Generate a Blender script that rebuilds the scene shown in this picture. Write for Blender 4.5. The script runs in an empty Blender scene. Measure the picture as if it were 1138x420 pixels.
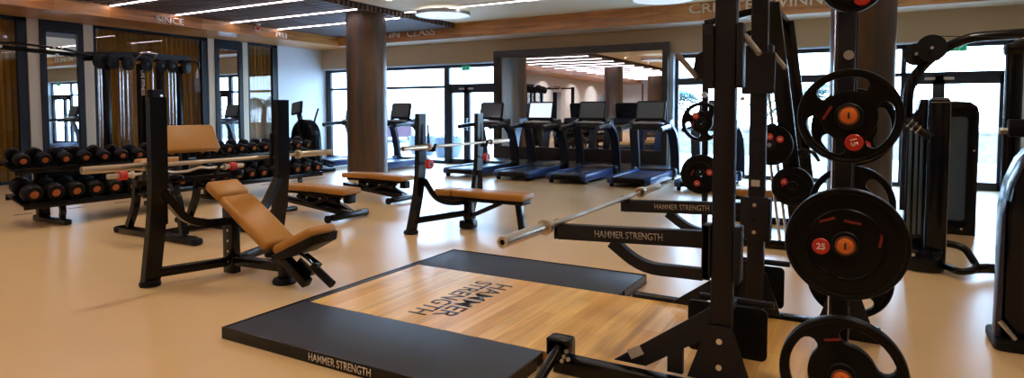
import bpy, bmesh, math, random
from mathutils import Vector, Matrix
random.seed(7)
C = bpy.context.scene.collection
V = Vector
PI = math.pi
R = math.radians
T = Matrix.Translation
def RX(a): return Matrix.Rotation(a, 4, 'X')
def RY(a): return Matrix.Rotation(a, 4, 'Y')
def RZ(a): return Matrix.Rotation(a, 4, 'Z')

# ------------------------------------------------------------------ materials
def srgb(r, g, b):
    f = lambda c: c / 12.92 if c <= 0.04045 else ((c + 0.055) / 1.055) ** 2.4
    return (f(r / 255), f(g / 255), f(b / 255), 1)

def mat(name, col, rough=0.5, metal=0.0, noise=0.0, nscale=8.0, stretch=(1, 1, 1), col2=None, emit=None, estr=0.0, bump=0.0, bscale=60.0, coat=0.0, spec=0.5):
    m = bpy.data.materials.new(name)
    m.use_nodes = True
    nt = m.node_tree
    b = nt.nodes['Principled BSDF']
    b.inputs['Base Color'].default_value = col
    b.inputs['Roughness'].default_value = rough
    b.inputs['Metallic'].default_value = metal
    b.inputs['Specular IOR Level'].default_value = spec
    b.inputs['Coat Weight'].default_value = coat
    if emit:
        b.inputs['Emission Color'].default_value = emit
        b.inputs['Emission Strength'].default_value = estr
    tc = nt.nodes.new('ShaderNodeTexCoord')
    if noise or col2:
        mp = nt.nodes.new('ShaderNodeMapping')
        mp.inputs['Scale'].default_value = stretch
        nz = nt.nodes.new('ShaderNodeTexNoise')
        nz.inputs['Scale'].default_value = nscale
        nz.inputs['Detail'].default_value = 5
        rp = nt.nodes.new('ShaderNodeValToRGB')
        c2 = col2 or tuple(c * (1 - noise) for c in col[:3]) + (1,)
        rp.color_ramp.elements[0].color = c2
        rp.color_ramp.elements[1].color = col
        rp.color_ramp.elements[0].position = 0.36
        rp.color_ramp.elements[1].position = 0.62
        nt.links.new(tc.outputs['Object'], mp.inputs['Vector'])
        nt.links.new(mp.outputs['Vector'], nz.inputs['Vector'])
        nt.links.new(nz.outputs['Fac'], rp.inputs['Fac'])
        nt.links.new(rp.outputs['Color'], b.inputs['Base Color'])
    if bump:
        n2 = nt.nodes.new('ShaderNodeTexNoise')
        n2.inputs['Scale'].default_value = bscale
        bp = nt.nodes.new('ShaderNodeBump')
        bp.inputs['Strength'].default_value = bump
        bp.inputs['Distance'].default_value = 0.01
        nt.links.new(tc.outputs['Object'], n2.inputs['Vector'])
        nt.links.new(n2.outputs['Fac'], bp.inputs['Height'])
        nt.links.new(bp.outputs['Normal'], b.inputs['Normal'])
    return m

def wood(name, dark, light, long_axis, plank=0.1, seams=True, rough=0.35, gscale=1.0, coat=0.0, lo=0.78):
    """Planks whose length runs along long_axis ('X' or 'Y'); each plank has its own tone and a streaky grain."""
    m = bpy.data.materials.new(name)
    m.use_nodes = True
    nt = m.node_tree
    L = nt.links
    b = nt.nodes['Principled BSDF']
    b.inputs['Roughness'].default_value = rough
    b.inputs['Coat Weight'].default_value = coat
    tc = nt.nodes.new('ShaderNodeTexCoord')
    mp = nt.nodes.new('ShaderNodeMapping')
    if long_axis == 'Y':
        mp.inputs['Rotation'].default_value = (0, 0, PI / 2)
    L.new(tc.outputs['Object'], mp.inputs['Vector'])
    br = nt.nodes.new('ShaderNodeTexBrick')
    br.offset = 0.37
    br.inputs['Scale'].default_value = 1
    br.inputs['Brick Width'].default_value = 0.95
    br.inputs['Row Height'].default_value = plank
    br.inputs['Mortar Size'].default_value = 0.0012 if seams else 0.0
    br.inputs['Color1'].default_value = dark
    br.inputs['Color2'].default_value = light
    br.inputs['Mortar'].default_value = tuple(c * 0.55 for c in dark[:3]) + (1,)
    L.new(mp.outputs['Vector'], br.inputs['Vector'])
    mp2 = nt.nodes.new('ShaderNodeMapping')
    mp2.inputs['Scale'].default_value = (1.2 * gscale, 16 * gscale, 16 * gscale)
    L.new(mp.outputs['Vector'], mp2.inputs['Vector'])
    nz = nt.nodes.new('ShaderNodeTexNoise')
    nz.inputs['Scale'].default_value = 1.6
    nz.inputs['Detail'].default_value = 6
    nz.inputs['Distortion'].default_value = 0.8
    L.new(mp2.outputs['Vector'], nz.inputs['Vector'])
    rp = nt.nodes.new('ShaderNodeValToRGB')
    rp.color_ramp.elements[0].position = 0.33
    rp.color_ramp.elements[1].position = 0.66
    rp.color_ramp.elements[0].color = (lo, lo * 0.94, lo * 0.86, 1)
    rp.color_ramp.elements[1].color = (1.12, 1.12, 1.1, 1)
    L.new(nz.outputs['Fac'], rp.inputs['Fac'])
    mx = nt.nodes.new('ShaderNodeMix')
    mx.data_type = 'RGBA'
    mx.blend_type = 'MULTIPLY'
    mx.inputs[0].default_value = 1
    L.new(br.outputs['Color'], mx.inputs[6])
    L.new(rp.outputs['Color'], mx.inputs[7])
    L.new(mx.outputs[2], b.inputs['Base Color'])
    return m

def glass(name, tint, refl=0.09, rough=0.0):
    """Thin pane: clear (tinted) with a Fresnel reflection on top."""
    m = bpy.data.materials.new(name)
    m.use_nodes = True
    nt = m.node_tree
    nt.nodes.remove(nt.nodes['Principled BSDF'])
    out = nt.nodes['Material Output']
    t = nt.nodes.new('ShaderNodeBsdfTransparent')
    t.inputs['Color'].default_value = tint
    g = nt.nodes.new('ShaderNodeBsdfGlossy')
    g.inputs['Roughness'].default_value = rough
    lw = nt.nodes.new('ShaderNodeLayerWeight')
    lw.inputs['Blend'].default_value = 0.5
    fr = nt.nodes.new('ShaderNodeMath')
    fr.operation = 'POWER'
    fr.inputs[1].default_value = 5.0
    nt.links.new(lw.outputs['Facing'], fr.inputs[0])
    ad = nt.nodes.new('ShaderNodeMath')
    ad.operation = 'ADD'
    ad.use_clamp = True
    ad.inputs[1].default_value = refl
    nt.links.new(fr.outputs[0], ad.inputs[0])
    mx = nt.nodes.new('ShaderNodeMixShader')
    nt.links.new(ad.outputs[0], mx.inputs[0])
    nt.links.new(t.outputs[0], mx.inputs[1])
    nt.links.new(g.outputs[0], mx.inputs[2])
    nt.links.new(mx.outputs[0], out.inputs['Surface'])
    return m

M = {}
M['floor'] = mat('vinyl floor', srgb(219, 186, 138), 0.29, noise=0.05, nscale=1.2, spec=0.5)
M['ceil'] = mat('ceiling paint', srgb(240, 226, 202), 0.8)
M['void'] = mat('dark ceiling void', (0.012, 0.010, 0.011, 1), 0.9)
M['slat'] = mat('ceiling slats', (0.10, 0.062, 0.05, 1), 0.6)
M['beam'] = wood('beam veneer', srgb(178, 112, 54), srgb(210, 148, 82), 'X', plank=0.9, seams=False, rough=0.25, gscale=0.45, lo=0.5)
M['beamy'] = wood('beam veneer long', srgb(178, 112, 54), srgb(210, 148, 82), 'Y', plank=0.9, seams=False, rough=0.3, gscale=0.45, lo=0.5)
M['cream'] = mat('cream trim', srgb(198, 184, 160), 0.6)
M['white'] = mat('white wall paint', srgb(196, 200, 206), 0.7)
M['bulk'] = mat('beige bulkhead paint', srgb(178, 154, 124), 0.75)
M['soffit'] = mat('soffit paint', srgb(206, 192, 178), 0.5)
M['frame'] = mat('dark blue grey frame', srgb(14, 15, 23), 0.45, spec=0.3)
M['alu'] = mat('dark aluminium frame', srgb(32, 38, 52), 0.38)
M['lightalu'] = mat('pale metal reveal', srgb(190, 200, 210), 0.4)
M['mframe'] = mat('dark brown mirror frame', srgb(44, 34, 30), 0.4)
M['mirror'] = mat('mirror silver', (0.86, 0.86, 0.87, 1), 0.0, 1.0)
M['pane'] = glass('clear window pane', (0.96, 0.98, 0.98, 1), 0.02)
M['dpane'] = glass('dark glazing', (0.92, 0.91, 0.88, 1), 0.05)
M['curtain'] = mat('brown curtain', srgb(196, 150, 66), 0.85, noise=0.35, nscale=3, stretch=(1, 8, 0.2))
M['colw'] = mat('column veneer', srgb(100, 72, 48), 0.4, col2=srgb(62, 60, 54), nscale=2.6, stretch=(3, 3, 0.35))
M['plinth'] = mat('grey plinth', srgb(150, 146, 142), 0.6)
M['led'] = mat('led diffuser', (1, 0.93, 0.98, 1), 0.5, emit=(1.0, 0.84, 0.93, 1), estr=14.0)
M['led2'] = mat('led diffuser flush', (1, 0.95, 0.95, 1), 0.5, emit=(1.0, 0.88, 0.86, 1), estr=8.0)
M['disc'] = mat('disc diffuser', srgb(205, 220, 230), 0.35, emit=(0.85, 0.93, 1.0, 1), estr=0.5)
M['silver'] = mat('satin silver', (0.55, 0.55, 0.57, 1), 0.3, 1.0)
M['lamp'] = mat('lamp lens', (1, 1, 1, 1), 0.3, emit=(1, 0.93, 0.82, 1), estr=8.0)
M['letter'] = mat('raised silver letters', srgb(228, 214, 192), 0.4, 0.1)
M['exit'] = mat('exit sign green', srgb(20, 150, 110), 0.4, emit=srgb(20, 190, 140), estr=0.25)
M['black'] = mat('gloss black steel', (0.004, 0.0035, 0.004, 1), 0.22, spec=0.28)
M['rack'] = mat('charcoal powder coat', (0.016, 0.015, 0.020, 1), 0.45, bump=0.04, bscale=350, spec=0.2)
M['matte'] = mat('matte black plastic', (0.007, 0.0065, 0.007, 1), 0.5, spec=0.18)
M['rubber'] = mat('black rubber', (0.004, 0.0035, 0.0035, 1), 0.36, bump=0.05, bscale=240, spec=0.14)
M['mat'] = mat('rubber mat', srgb(38, 46, 64), 0.5, noise=0.15, nscale=40, bump=0.12, bscale=420)
M['tread'] = mat('running belt', (0.010, 0.028, 0.075, 1), 0.36)  # black belt; the sky's blue reflection is put into its colour
M['shell'] = mat('treadmill shell', srgb(22, 28, 42), 0.28, coat=0.1)
M['shellb'] = mat('treadmill side rail', srgb(36, 66, 122), 0.3)  # blue daylight tint put into the rail colour
M['screen'] = mat('dark screen glass', (0.06, 0.065, 0.075, 1), 0.15, coat=0.2, emit=(0.7, 0.8, 0.9, 1), estr=0.02)  # weak grey-blue glow stands in for reflection on the glass
M['carglass'] = mat('car glass', (0.02, 0.02, 0.025, 1), 0.1)
M['screenon'] = mat('lit screen', (0.2, 0.22, 0.25, 1), 0.12, emit=(0.75, 0.85, 1, 1), estr=0.9)
M['tan'] = mat('tan vinyl', srgb(180, 124, 48), 0.42, noise=0.06, nscale=5, bump=0.05, bscale=200)
M['bar'] = mat('warm steel bar', (0.63, 0.55, 0.44, 1), 0.34, 0.85)
M['chrome'] = mat('chrome', (0.75, 0.75, 0.77, 1), 0.12, 1.0)
M['bronze'] = mat('bronze end cap', srgb(168, 92, 52), 0.35, 0.5)
M['red'] = mat('red badge', srgb(196, 44, 34), 0.4)
M['darkred'] = mat('dark red raised lettering', srgb(132, 30, 24), 0.45)
M['hubring'] = mat('bronze hub ring', srgb(122, 74, 44), 0.35, 0.5)
M['peg'] = mat('worn steel peg', (0.26, 0.24, 0.22, 1), 0.4, 0.8)
M['orange'] = mat('orange hub cap', srgb(224, 112, 30), 0.4)
M['txt'] = mat('white lettering', srgb(225, 212, 200), 0.5)
M['txtg'] = mat('grey lettering', srgb(176, 166, 160), 0.5)
M['logo'] = mat('navy deck lettering', srgb(34, 40, 52), 0.45)
M['deck'] = wood('oak deck', srgb(226, 172, 88), srgb(244, 206, 128), 'Y', plank=0.115, rough=0.28, coat=0.15, gscale=0.6, lo=0.84)
M['label'] = mat('pale sticker', srgb(190, 186, 180), 0.5)
M['bolt'] = mat('bright bolt', (0.7, 0.68, 0.66, 1), 0.3, 0.9)
M['shroud'] = mat('navy gloss shroud', srgb(8, 11, 20), 0.2, spec=0.3)
M['shroudg'] = mat('graphite panel', srgb(74, 94, 118), 0.3)
M['shroudp'] = mat('dusk purple edge trim', srgb(46, 42, 62), 0.4)
M['stone'] = mat('pale garden stone', (0.26, 0.21, 0.15, 1), 0.9, noise=0.3, nscale=6)
M['paving'] = mat('outdoor paving', srgb(205, 200, 195), 0.9, noise=0.08, nscale=2)
M['leaf'] = mat('foliage', (0.045, 0.11, 0.085, 1), 0.6, noise=0.3, nscale=5)
M['bark'] = mat('bark', (0.12, 0.10, 0.08, 1), 0.9, noise=0.3)
M['maroon'] = mat('maroon car paint', (0.04, 0.004, 0.014, 1), 0.3, coat=0.5)
M['planter'] = mat('pale blue grey planter', (0.10, 0.13, 0.16, 1), 0.7)  # blue of the outdoor shade put into the pot's colour
M['facade'] = mat('pale far facade', srgb(232, 228, 224), 0.9)
M['tyre'] = mat('tyre', (0.02, 0.02, 0.02, 1), 0.8)

# ------------------------------------------------------------------ mesh builder
def arc_fillet(pts, rad, n=5):
    """Round the inner corners of a polyline."""
    if rad <= 0 or len(pts) < 3: return [V(p) for p in pts]
    P = [V(p) for p in pts]
    out = [P[0]]
    for i in range(1, len(P) - 1):
        a, b, c = P[i - 1], P[i], P[i + 1]
        d1, d2 = (a - b), (c - b)
        r = min(rad, d1.length * 0.48, d2.length * 0.48)
        p0, p2 = b + d1.normalized() * r, b + d2.normalized() * r
        for k in range(n + 1):
            t = k / n
            out.append(p0 * (1 - t) ** 2 + b * 2 * t * (1 - t) + p2 * t * t)
    out.append(P[-1])
    return out

class MB:
    """Collects shapes in one bmesh. o: point (world) that becomes the mesh's local origin."""
    def __init__(s, o=(0, 0, 0)):
        s.bm = bmesh.new()
        s.o = T(-V(o))
        s.m = Matrix.Identity(4)
    def _v(s, p): return s.bm.verts.new(s.o @ s.m @ V(p))
    def box(s, c, d, rot=None, bev=0.0, seg=2):
        mx = s.o @ s.m @ T(V(c)) @ (rot or Matrix.Identity(4)) @ Matrix.Diagonal((d[0], d[1], d[2], 1))
        g = bmesh.ops.create_cube(s.bm, size=1, matrix=mx)
        if bev:
            es = list({e for v in g['verts'] for e in v.link_edges})
            bmesh.ops.bevel(s.bm, geom=es, offset=min(bev, min(d) * 0.49), segments=seg, affect='EDGES', profile=0.5)
        return s
    def span(s, a, b, bev=0.0):
        """Box from corner a to corner b."""
        c = [(a[i] + b[i]) / 2 for i in range(3)]
        return s.box(c, [abs(b[i] - a[i]) for i in range(3)], bev=bev)
    def beam(s, p, q, w, h, up=(0, 0, 1), bev=0.0):
        """Rectangular bar from p to q, w across, h along up."""
        p, q = V(p), V(q)
        z = (q - p)
        L = z.length
        z.normalize()
        u = V(up)
        x = u.cross(z)
        if x.length < 1e-4: x = V((1, 0, 0)).cross(z)
        x.normalize()
        y = z.cross(x)
        mr = Matrix((x, y, z)).transposed().to_4x4()
        return s.box((p + q) / 2, (w, h, L), mr, bev)
    def tube(s, pts, r, n=10, fil=0.0, rect=None, up=None, closed=False, caps=True):
        """Sweep a round (r) or rectangular (rect=(w,h)) profile along pts."""
        P = arc_fillet(pts, fil)
        k = len(P)
        rs = r if isinstance(r, (list, tuple)) else [r] * k
        if len(rs) != k: rs = [rs[0] + (rs[-1] - rs[0]) * i / (k - 1) for i in range(k)]
        tang = []
        for i in range(k):
            if closed: t = P[(i + 1) % k] - P[i - 1]
            else: t = P[min(i + 1, k - 1)] - P[max(i - 1, 0)]
            tang.append(t.normalized())
        ref = V(up) if up else (V((0, 0, 1)) if abs(tang[0].z) < 0.9 else V((1, 0, 0)))
        x = ref.cross(tang[0])
        if x.length < 1e-4: x = V((0, 1, 0)).cross(tang[0])
        x.normalize()
        rings = []
        for i in range(k):
            t = tang[i]
            x = (x - t * x.dot(t))
            x.normalize()
            y = t.cross(x)
            ring = []
            sc = 1.0
            if 0 < i < k - 1 and not closed:
                cosh = max(0.5, (P[i] - P[i - 1]).normalized().dot(t))
                sc = 1 / cosh
            if rect:
                w, h = rect[0] / 2, rect[1] / 2
                prof = [(-w, -h), (w, -h), (w, h), (-w, h)]
            else:
                prof = [(rs[i] * math.cos(2 * PI * j / n), rs[i] * math.sin(2 * PI * j / n)) for j in range(n)]
            for a, b in prof: ring.append(s._v(P[i] + x * a * (1 if not rect else 1) + y * b * sc if rect else P[i] + x * a + y * b))
            rings.append(ring)
        m = len(rings[0])
        for i in range(k if closed else k - 1):
            A, B = rings[i], rings[(i + 1) % k]
            for j in range(m):
                s.bm.faces.new((A[j], A[(j + 1) % m], B[(j + 1) % m], B[j]))
        if caps and not closed:
            s.bm.faces.new(rings[0][::-1])
            s.bm.faces.new(rings[-1])
        return s
    def lathe(s, prof, n=32, mx=None, closed=False):
        """Revolve [(r, z)] about local Z placed by mx."""
        mx = mx or Matrix.Identity(4)
        rings = []
        for r, z in prof:
            if r < 1e-6: rings.append([s._v(mx @ V((0, 0, z)))])
            else: rings.append([s._v(mx @ V((r * math.cos(2 * PI * j / n), r * math.sin(2 * PI * j / n), z))) for j in range(n)])
        pairs = list(zip(rings, rings[1:]))
        if closed: pairs.append((rings[-1], rings[0]))
        for A, B in pairs:
            for j in range(n):
                a, b = A[j % len(A)], A[(j + 1) % len(A)]
                c, d = B[(j + 1) % len(B)], B[j % len(B)]
                f = [a]
                for v in (b, c, d):
                    if v not in f: f.append(v)
                if len(f) > 2: s.bm.faces.new(f)
        return s
    def cyl(s, p, q, r, n=20, r2=None):
        p, q = V(p), V(q)
        z = q - p
        mx = T(p) @ z.to_track_quat('Z', 'Y').to_matrix().to_4x4()
        r2 = r if r2 is None else r2
        return s.lathe([(0, 0), (r, 0), (r2, z.length), (0, z.length)], n, mx)
    def ell(s, c, d, rot=None, nu=16, nv=10):
        mx = s.o @ s.m @ T(V(c)) @ (rot or Matrix.Identity(4)) @ Matrix.Diagonal((d[0] / 2, d[1] / 2, d[2] / 2, 1))
        bmesh.ops.create_uvsphere(s.bm, u_segments=nu, v_segments=nv, radius=1, matrix=mx)
        return s
    def prism(s, poly, h, mx=None, holes=(), bev=0.0):
        """Extrude polygon (local XY, optional holes) by h along local Z."""
        mx = mx or Matrix.Identity(4)
        new = []
        es = []
        for loop in [poly] + list(holes):
            vs = [s._v(mx @ V((p[0], p[1], 0))) for p in loop]
            new += vs
            for i in range(len(vs)): es.append(s.bm.edges.new((vs[i], vs[(i + 1) % len(vs)])))
        if holes:
            g = bmesh.ops.triangle_fill(s.bm, edges=es, use_beauty=True)
            fs = [f for f in g['geom'] if isinstance(f, bmesh.types.BMFace)]
        else: fs = [s.bm.faces.new(new)]
        g = bmesh.ops.extrude_face_region(s.bm, geom=fs)
        vs = [v for v in g['geom'] if isinstance(v, bmesh.types.BMVert)]
        d = (s.o @ s.m @ mx).to_3x3() @ V((0, 0, h))
        for v in vs: v.co += d
        if bev:
            allv = set(new) | set(vs)
            ee = [e for e in s.bm.edges if e.verts[0] in allv and e.verts[1] in allv and len(e.link_faces) == 2 and e.calc_face_angle(0) > 0.6]
            bmesh.ops.bevel(s.bm, geom=ee, offset=bev, segments=2, affect='EDGES', profile=0.5)
        return s

def rrect(w, h, r, n=5, c=(0, 0)):
    """Rounded rectangle outline."""
    out = []
    for sx, sy, a0 in ((1, 1, 0), (-1, 1, 90), (-1, -1, 180), (1, -1, 270)):
        for k in range(n + 1):
            a = R(a0 + 90 * k / n)
            out.append((c[0] + sx * (w / 2 - r) + r * math.cos(a), c[1] + sy * (h / 2 - r) + r * math.sin(a)))
    return out

def circ(r, n=48, c=(0, 0)): return [(c[0] + r * math.cos(2 * PI * k / n), c[1] + r * math.sin(2 * PI * k / n)) for k in range(n)]

def obj(name, mb, m, parent=None, smooth=True, ang=38):
    bm = mb.bm if isinstance(mb, MB) else mb
    bmesh.ops.recalc_face_normals(bm, faces=bm.faces)
    if smooth:
        for f in bm.faces: f.smooth = True
        for e in bm.edges:
            if len(e.link_faces) == 2 and e.calc_face_angle(0) > R(ang): e.smooth = False
    me = bpy.data.meshes.new(name)
    bm.to_mesh(me)
    bm.free()
    me.materials.append(M[m] if isinstance(m, str) else m)
    o = bpy.data.objects.new(name, me)
    C.objects.link(o)
    if parent: o.parent = parent
    return o

def tag(o, label=None, cat=None, group=None, kind=None):
    if label: o['label'] = label
    if cat: o['category'] = cat
    if group: o['group'] = group
    if kind: o['kind'] = kind
    return o

def thing(name, label, cat, loc=(0, 0, 0), rz=0.0, group=None):
    o = bpy.data.objects.new(name, None)
    o.empty_display_size = 0.1
    C.objects.link(o)
    o.location = loc
    o.rotation_euler = (0, 0, rz)
    return tag(o, label, cat, group)

def struct(name, mb, m, parent=None, smooth=False):
    o = obj(name, mb, m, parent, smooth)
    if not parent: o['kind'] = 'structure'
    return o

def kids(o): return [c for c in bpy.data.objects if c.parent == o]

def dup(o, loc=None, rz=None, label=None, parent=None):
    c = o.copy()
    C.objects.link(c)
    if parent is not None: c.parent = parent
    if loc is not None: c.location = loc
    if rz is not None: c.rotation_euler = (0, 0, rz)
    if label: c['label'] = label
    for k in kids(o): dup(k, parent=c)
    return c

def text(name, body, m, parent, mx, width=None, height=0.1, ext=0.002, bold=0.0, lines=1, space=1.0, o=(0, 0, 0)):
    """Flat lettering as a mesh: local X reads along, local Y is up; centred; fitted to width x height."""
    cu = bpy.data.curves.new(name, 'FONT')
    cu.body = body
    cu.size = 1
    cu.align_x = 'CENTER'
    cu.align_y = 'CENTER'
    cu.extrude = 0
    cu.offset = bold
    cu.space_line = 0.8
    cu.space_character = space
    tmp = bpy.data.objects.new(name + '_tmp', cu)
    C.objects.link(tmp)
    dg = bpy.context.evaluated_depsgraph_get()
    me = bpy.data.meshes.new_from_object(tmp.evaluated_get(dg))
    bpy.data.objects.remove(tmp)
    bpy.data.curves.remove(cu)
    bm = bmesh.new()
    bm.from_mesh(me)
    bpy.data.meshes.remove(me)
    xs = [v.co.x for v in bm.verts]
    ys = [v.co.y for v in bm.verts]
    cx, cy = (min(xs) + max(xs)) / 2, (min(ys) + max(ys)) / 2
    sy = height / (max(ys) - min(ys))
    sx = width / (max(xs) - min(xs)) if width else sy
    g = bmesh.ops.extrude_face_region(bm, geom=list(bm.faces))
    top = {v for v in g['geom'] if isinstance(v, bmesh.types.BMVert)}
    full = T(-V(o)) @ mx
    for v in bm.verts:
        v.co = full @ V(((v.co.x - cx) * sx, (v.co.y - cy) * sy, ext if v in top else 0))
    ob = obj(name, bm, m, parent, smooth=False)
    return ob
def facing_ny(p): return T(V(p)) @ RX(PI / 2)                 # text on a surface that faces -Y
def facing_px(p): return T(V(p)) @ RZ(PI / 2) @ RX(PI / 2)    # text on a surface that faces +X
ORD = 'first second third fourth fifth sixth seventh eighth ninth tenth eleventh twelfth'.split()

# ================================================================== THE SETTING
XL, XR, YB, YR = -14.0, 6.5, 13.5, -13.0      # left wall, right wall, window plane, rear wall
SOF, CEIL, SLZ = 3.18, 3.53, 3.41             # beam soffit, ceiling, slat underside
BFX, BFY = -12.6, 12.58                       # faces of the left and back wood beams
SLX = -8.7                                    # where the slatted ceiling ends
struct('floor', MB().span((XL - 1.2, YR - 0.3, -0.12), (XR + 0.3, YB + 0.06, 0)), 'floor')
struct('ceiling', MB().span((SLX, YR - 0.2, CEIL), (XR + 0.2, YB + 0.2, CEIL + 0.15)), 'ceil')
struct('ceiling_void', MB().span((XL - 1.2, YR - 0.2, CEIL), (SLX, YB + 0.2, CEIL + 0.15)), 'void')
mb = MB()
y = YR + 0.1
while y < BFY - 0.05:
    mb.span((BFX, y, SLZ), (SLX, y + 0.075, SLZ + 0.1))
    y += 0.13
struct('ceiling_slats', mb, 'slat')
struct('trim_1', MB().span((XL, YR, SOF), (BFX, YB, CEIL)), 'beamy')          # wood beam along the left wall
struct('trim_2', MB().span((BFX, BFY, SOF), (XR, YB, CEIL)), 'beam')          # wood beam along the window wall
struct('trim_5', MB().span((BFX, BFY + 0.03, SOF - 0.012), (XR, 13.3, SOF - 0.001)), 'soffit')
# dashed joint in the floor
mb = MB()
y = 2.2
while y < 9.5:
    mb.span((-9.83, y, 0.0), (-9.80, y + random.uniform(0.2, 0.5), 0.0025))
    y += random.uniform(0.5, 0.8)
struct('trim_3', mb, 'matte')

# left wall: cream piers and white stretches, with glazed bays and framed mirrors between
struct('wall_left', MB().span((XL - 1.2, YR, 0), (XL - 1.1, YB, SOF + 0.3)), 'void')
mb = MB()
for a, b in ((2.95, 3.15), (5.86, 6.06), (6.84, 7.04), (9.64, 9.82), (10.6, 10.77)):
    mb.span((XL - 0.12, a, 0), (XL, b, SOF), bev=0.01)
struct('wall_left_piers', mb, 'cream')
mb = MB()
mb.span((XL - 0.25, 11.72, 0), (XL, YB + 0.1, SOF))
mb.span((XL - 0.25, YR, 0), (XL, -10.2, SOF)).span((XL - 0.25, -9.3, 0), (XL, -3.6, SOF)).span((XL - 0.25, -2.6, 0), (XL, 0.3, SOF))
mb.span((XL - 0.25, -10.2, 2.4), (XL, -9.3, SOF)).span((XL - 0.25, -3.6, 2.4), (XL, -2.6, SOF))
struct('wall_left_panels', mb, 'white')
struct('baseboard_left', MB().span((XL, 11.72, 0), (XL + 0.015, YB - 0.05, 0.09)), 'plinth')

def glazed_bay(n, a, b):
    w = tag(obj('window_%d' % n, MB().span((XL - 0.1, a, 0), (XL - 0.02, a + 0.06, SOF)).span((XL - 0.1, b - 0.16, 0), (XL - 0.02, b, SOF))
        .span((XL - 0.1, a, SOF - 0.06), (XL - 0.02, b, SOF)).span((XL - 0.1, a, 0), (XL - 0.02, b, 0.06)), 'frame', smooth=False), kind='structure')
    obj('pane', MB().span((XL - 0.066, a + 0.06, 0.06), (XL - 0.058, b - 0.16, SOF - 0.06)), 'dpane', w, smooth=False)
def curtain(a, b, label):
    n = int((b - a) / 0.02)
    bm = MB()
    lo, hi, lo2, hi2 = [], [], [], []
    for i in range(n + 1):
        yy = a + (b - a) * i / n
        xx = XL - 0.3 + 0.045 * math.sin(yy * 2 * PI / 0.115) + 0.02 * math.sin(yy * 9.1)
        lo.append(bm._v((xx, yy, 0.02)))
        hi.append(bm._v((xx, yy, SOF - 0.02)))
    for i in range(n): bm.bm.faces.new((lo[i], lo[i + 1], hi[i + 1], hi[i]))
    g = bmesh.ops.extrude_face_region(bm.bm, geom=list(bm.bm.faces))
    for v in g['geom']:
        if isinstance(v, bmesh.types.BMVert): v.co.x -= 0.006
    tag(obj('curtain', bm, 'curtain'), label, 'curtain', 'brown curtains behind the glass')
glazed_bay(1, 3.15, 5.86)
glazed_bay(2, 7.04, 9.64)
glazed_bay(3, 10.77, 11.72)
glazed_bay(4, 0.3, 2.95)
curtain(3.12, 5.9, 'brown pleated curtain behind the glass bay at the left picture edge')
curtain(7.02, 9.66, 'wide brown pleated curtain behind glass, behind the cable station')
curtain(10.75, 11.74, 'narrow brown curtain behind glass beside the white wall')
curtain(0.28, 2.96, 'brown curtain behind the glass bay out of view, seen only in the mirror')

def slim_mirror(a, b, label):
    c = (a + b) / 2
    t = thing('framed_mirror', label, 'mirror', (XL - 0.03, c, 0), group='tall framed mirrors on the left wall')
    o = (XL - 0.03, c, 0)
    m_ = MB(o)
    m_.span((XL - 0.1, a, 0.0), (XL + 0.02, a + 0.11, SOF - 0.02)).span((XL - 0.1, b - 0.11, 0), (XL + 0.02, b, SOF - 0.02))
    m_.span((XL - 0.1, a + 0.11, SOF - 0.24), (XL + 0.02, b - 0.11, SOF - 0.02)).span((XL - 0.1, a + 0.11, 0), (XL + 0.02, b - 0.11, 0.2))
    obj('frame', m_, 'frame', t, smooth=False)
    obj('mirror_glass', MB(o).span((XL - 0.08, a + 0.11, 0.2), (XL - 0.02, b - 0.11, SOF - 0.24)), 'mirror', t, smooth=False)
slim_mirror(6.06, 6.84, 'tall dark-framed mirror left of the cable station, between cream piers')
slim_mirror(9.82, 10.6, 'tall dark-framed mirror right of the cable station, nearer the window wall')

# window wall
mb = MB()
mb.span((XL, 13.3, 2.62), (XR, YB + 0.1, SOF))
struct('wall_back', mb, 'bulk')
struct('wall_back_pier', MB().span((-8.02, 13.3, 0), (-3.66, YB + 0.1, 2.62)), 'plinth')
struct('wall_back_end', MB().span((2.3, 13.35, 0), (XR, YB + 0.1, 2.62)), 'white')
struct('trim_4', MB().span((-3.66, 13.3, 0), (-3.56, YB, 2.62)).span((2.2, 13.35, 0), (2.3, YB, 2.62)).span((XL, 13.3, 2.6), (-8.02, 13.5, 2.635)).span((-3.66, 13.3, 2.6), (2.3, 13.5, 2.635)), 'lightalu')

def frame_bars(bars, y0=13.46, y1=13.54):
    m_ = MB()
    for x0, z0, x1, z1 in bars: m_.span((x0, y0, z0), (x1, y1, z1))
    return m_
def window(n, bars, panes, fm='alu'):
    w = struct('window_%d' % n, frame_bars(bars), fm)
    for x0, z0, x1, z1 in panes:
        obj('pane', MB().span((x0, 13.495, z0), (x1, 13.505, z1)), 'pane', w, smooth=False)
    return w
window(5, [(-14, 0, -13.8, 2.6), (-13.8, 2.52, -9.66, 2.6), (-13.8, 0, -9.66, 0.08), (-13.8, 2.0, -9.66, 2.07), (-9.68, 0, -9.52, 2.6), (-11.75, 0, -11.69, 2.6)],
       [(-13.8, 0.08, -11.75, 2.0), (-11.69, 0.08, -9.68, 2.0), (-13.8, 2.07, -11.75, 2.52), (-11.69, 2.07, -9.68, 2.52)])
window(6, [(-9.52, 2.52, -8.02, 2.6), (-9.52, 2.02, -8.02, 2.1)], [(-9.52, 2.1, -8.02, 2.52)])
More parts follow.
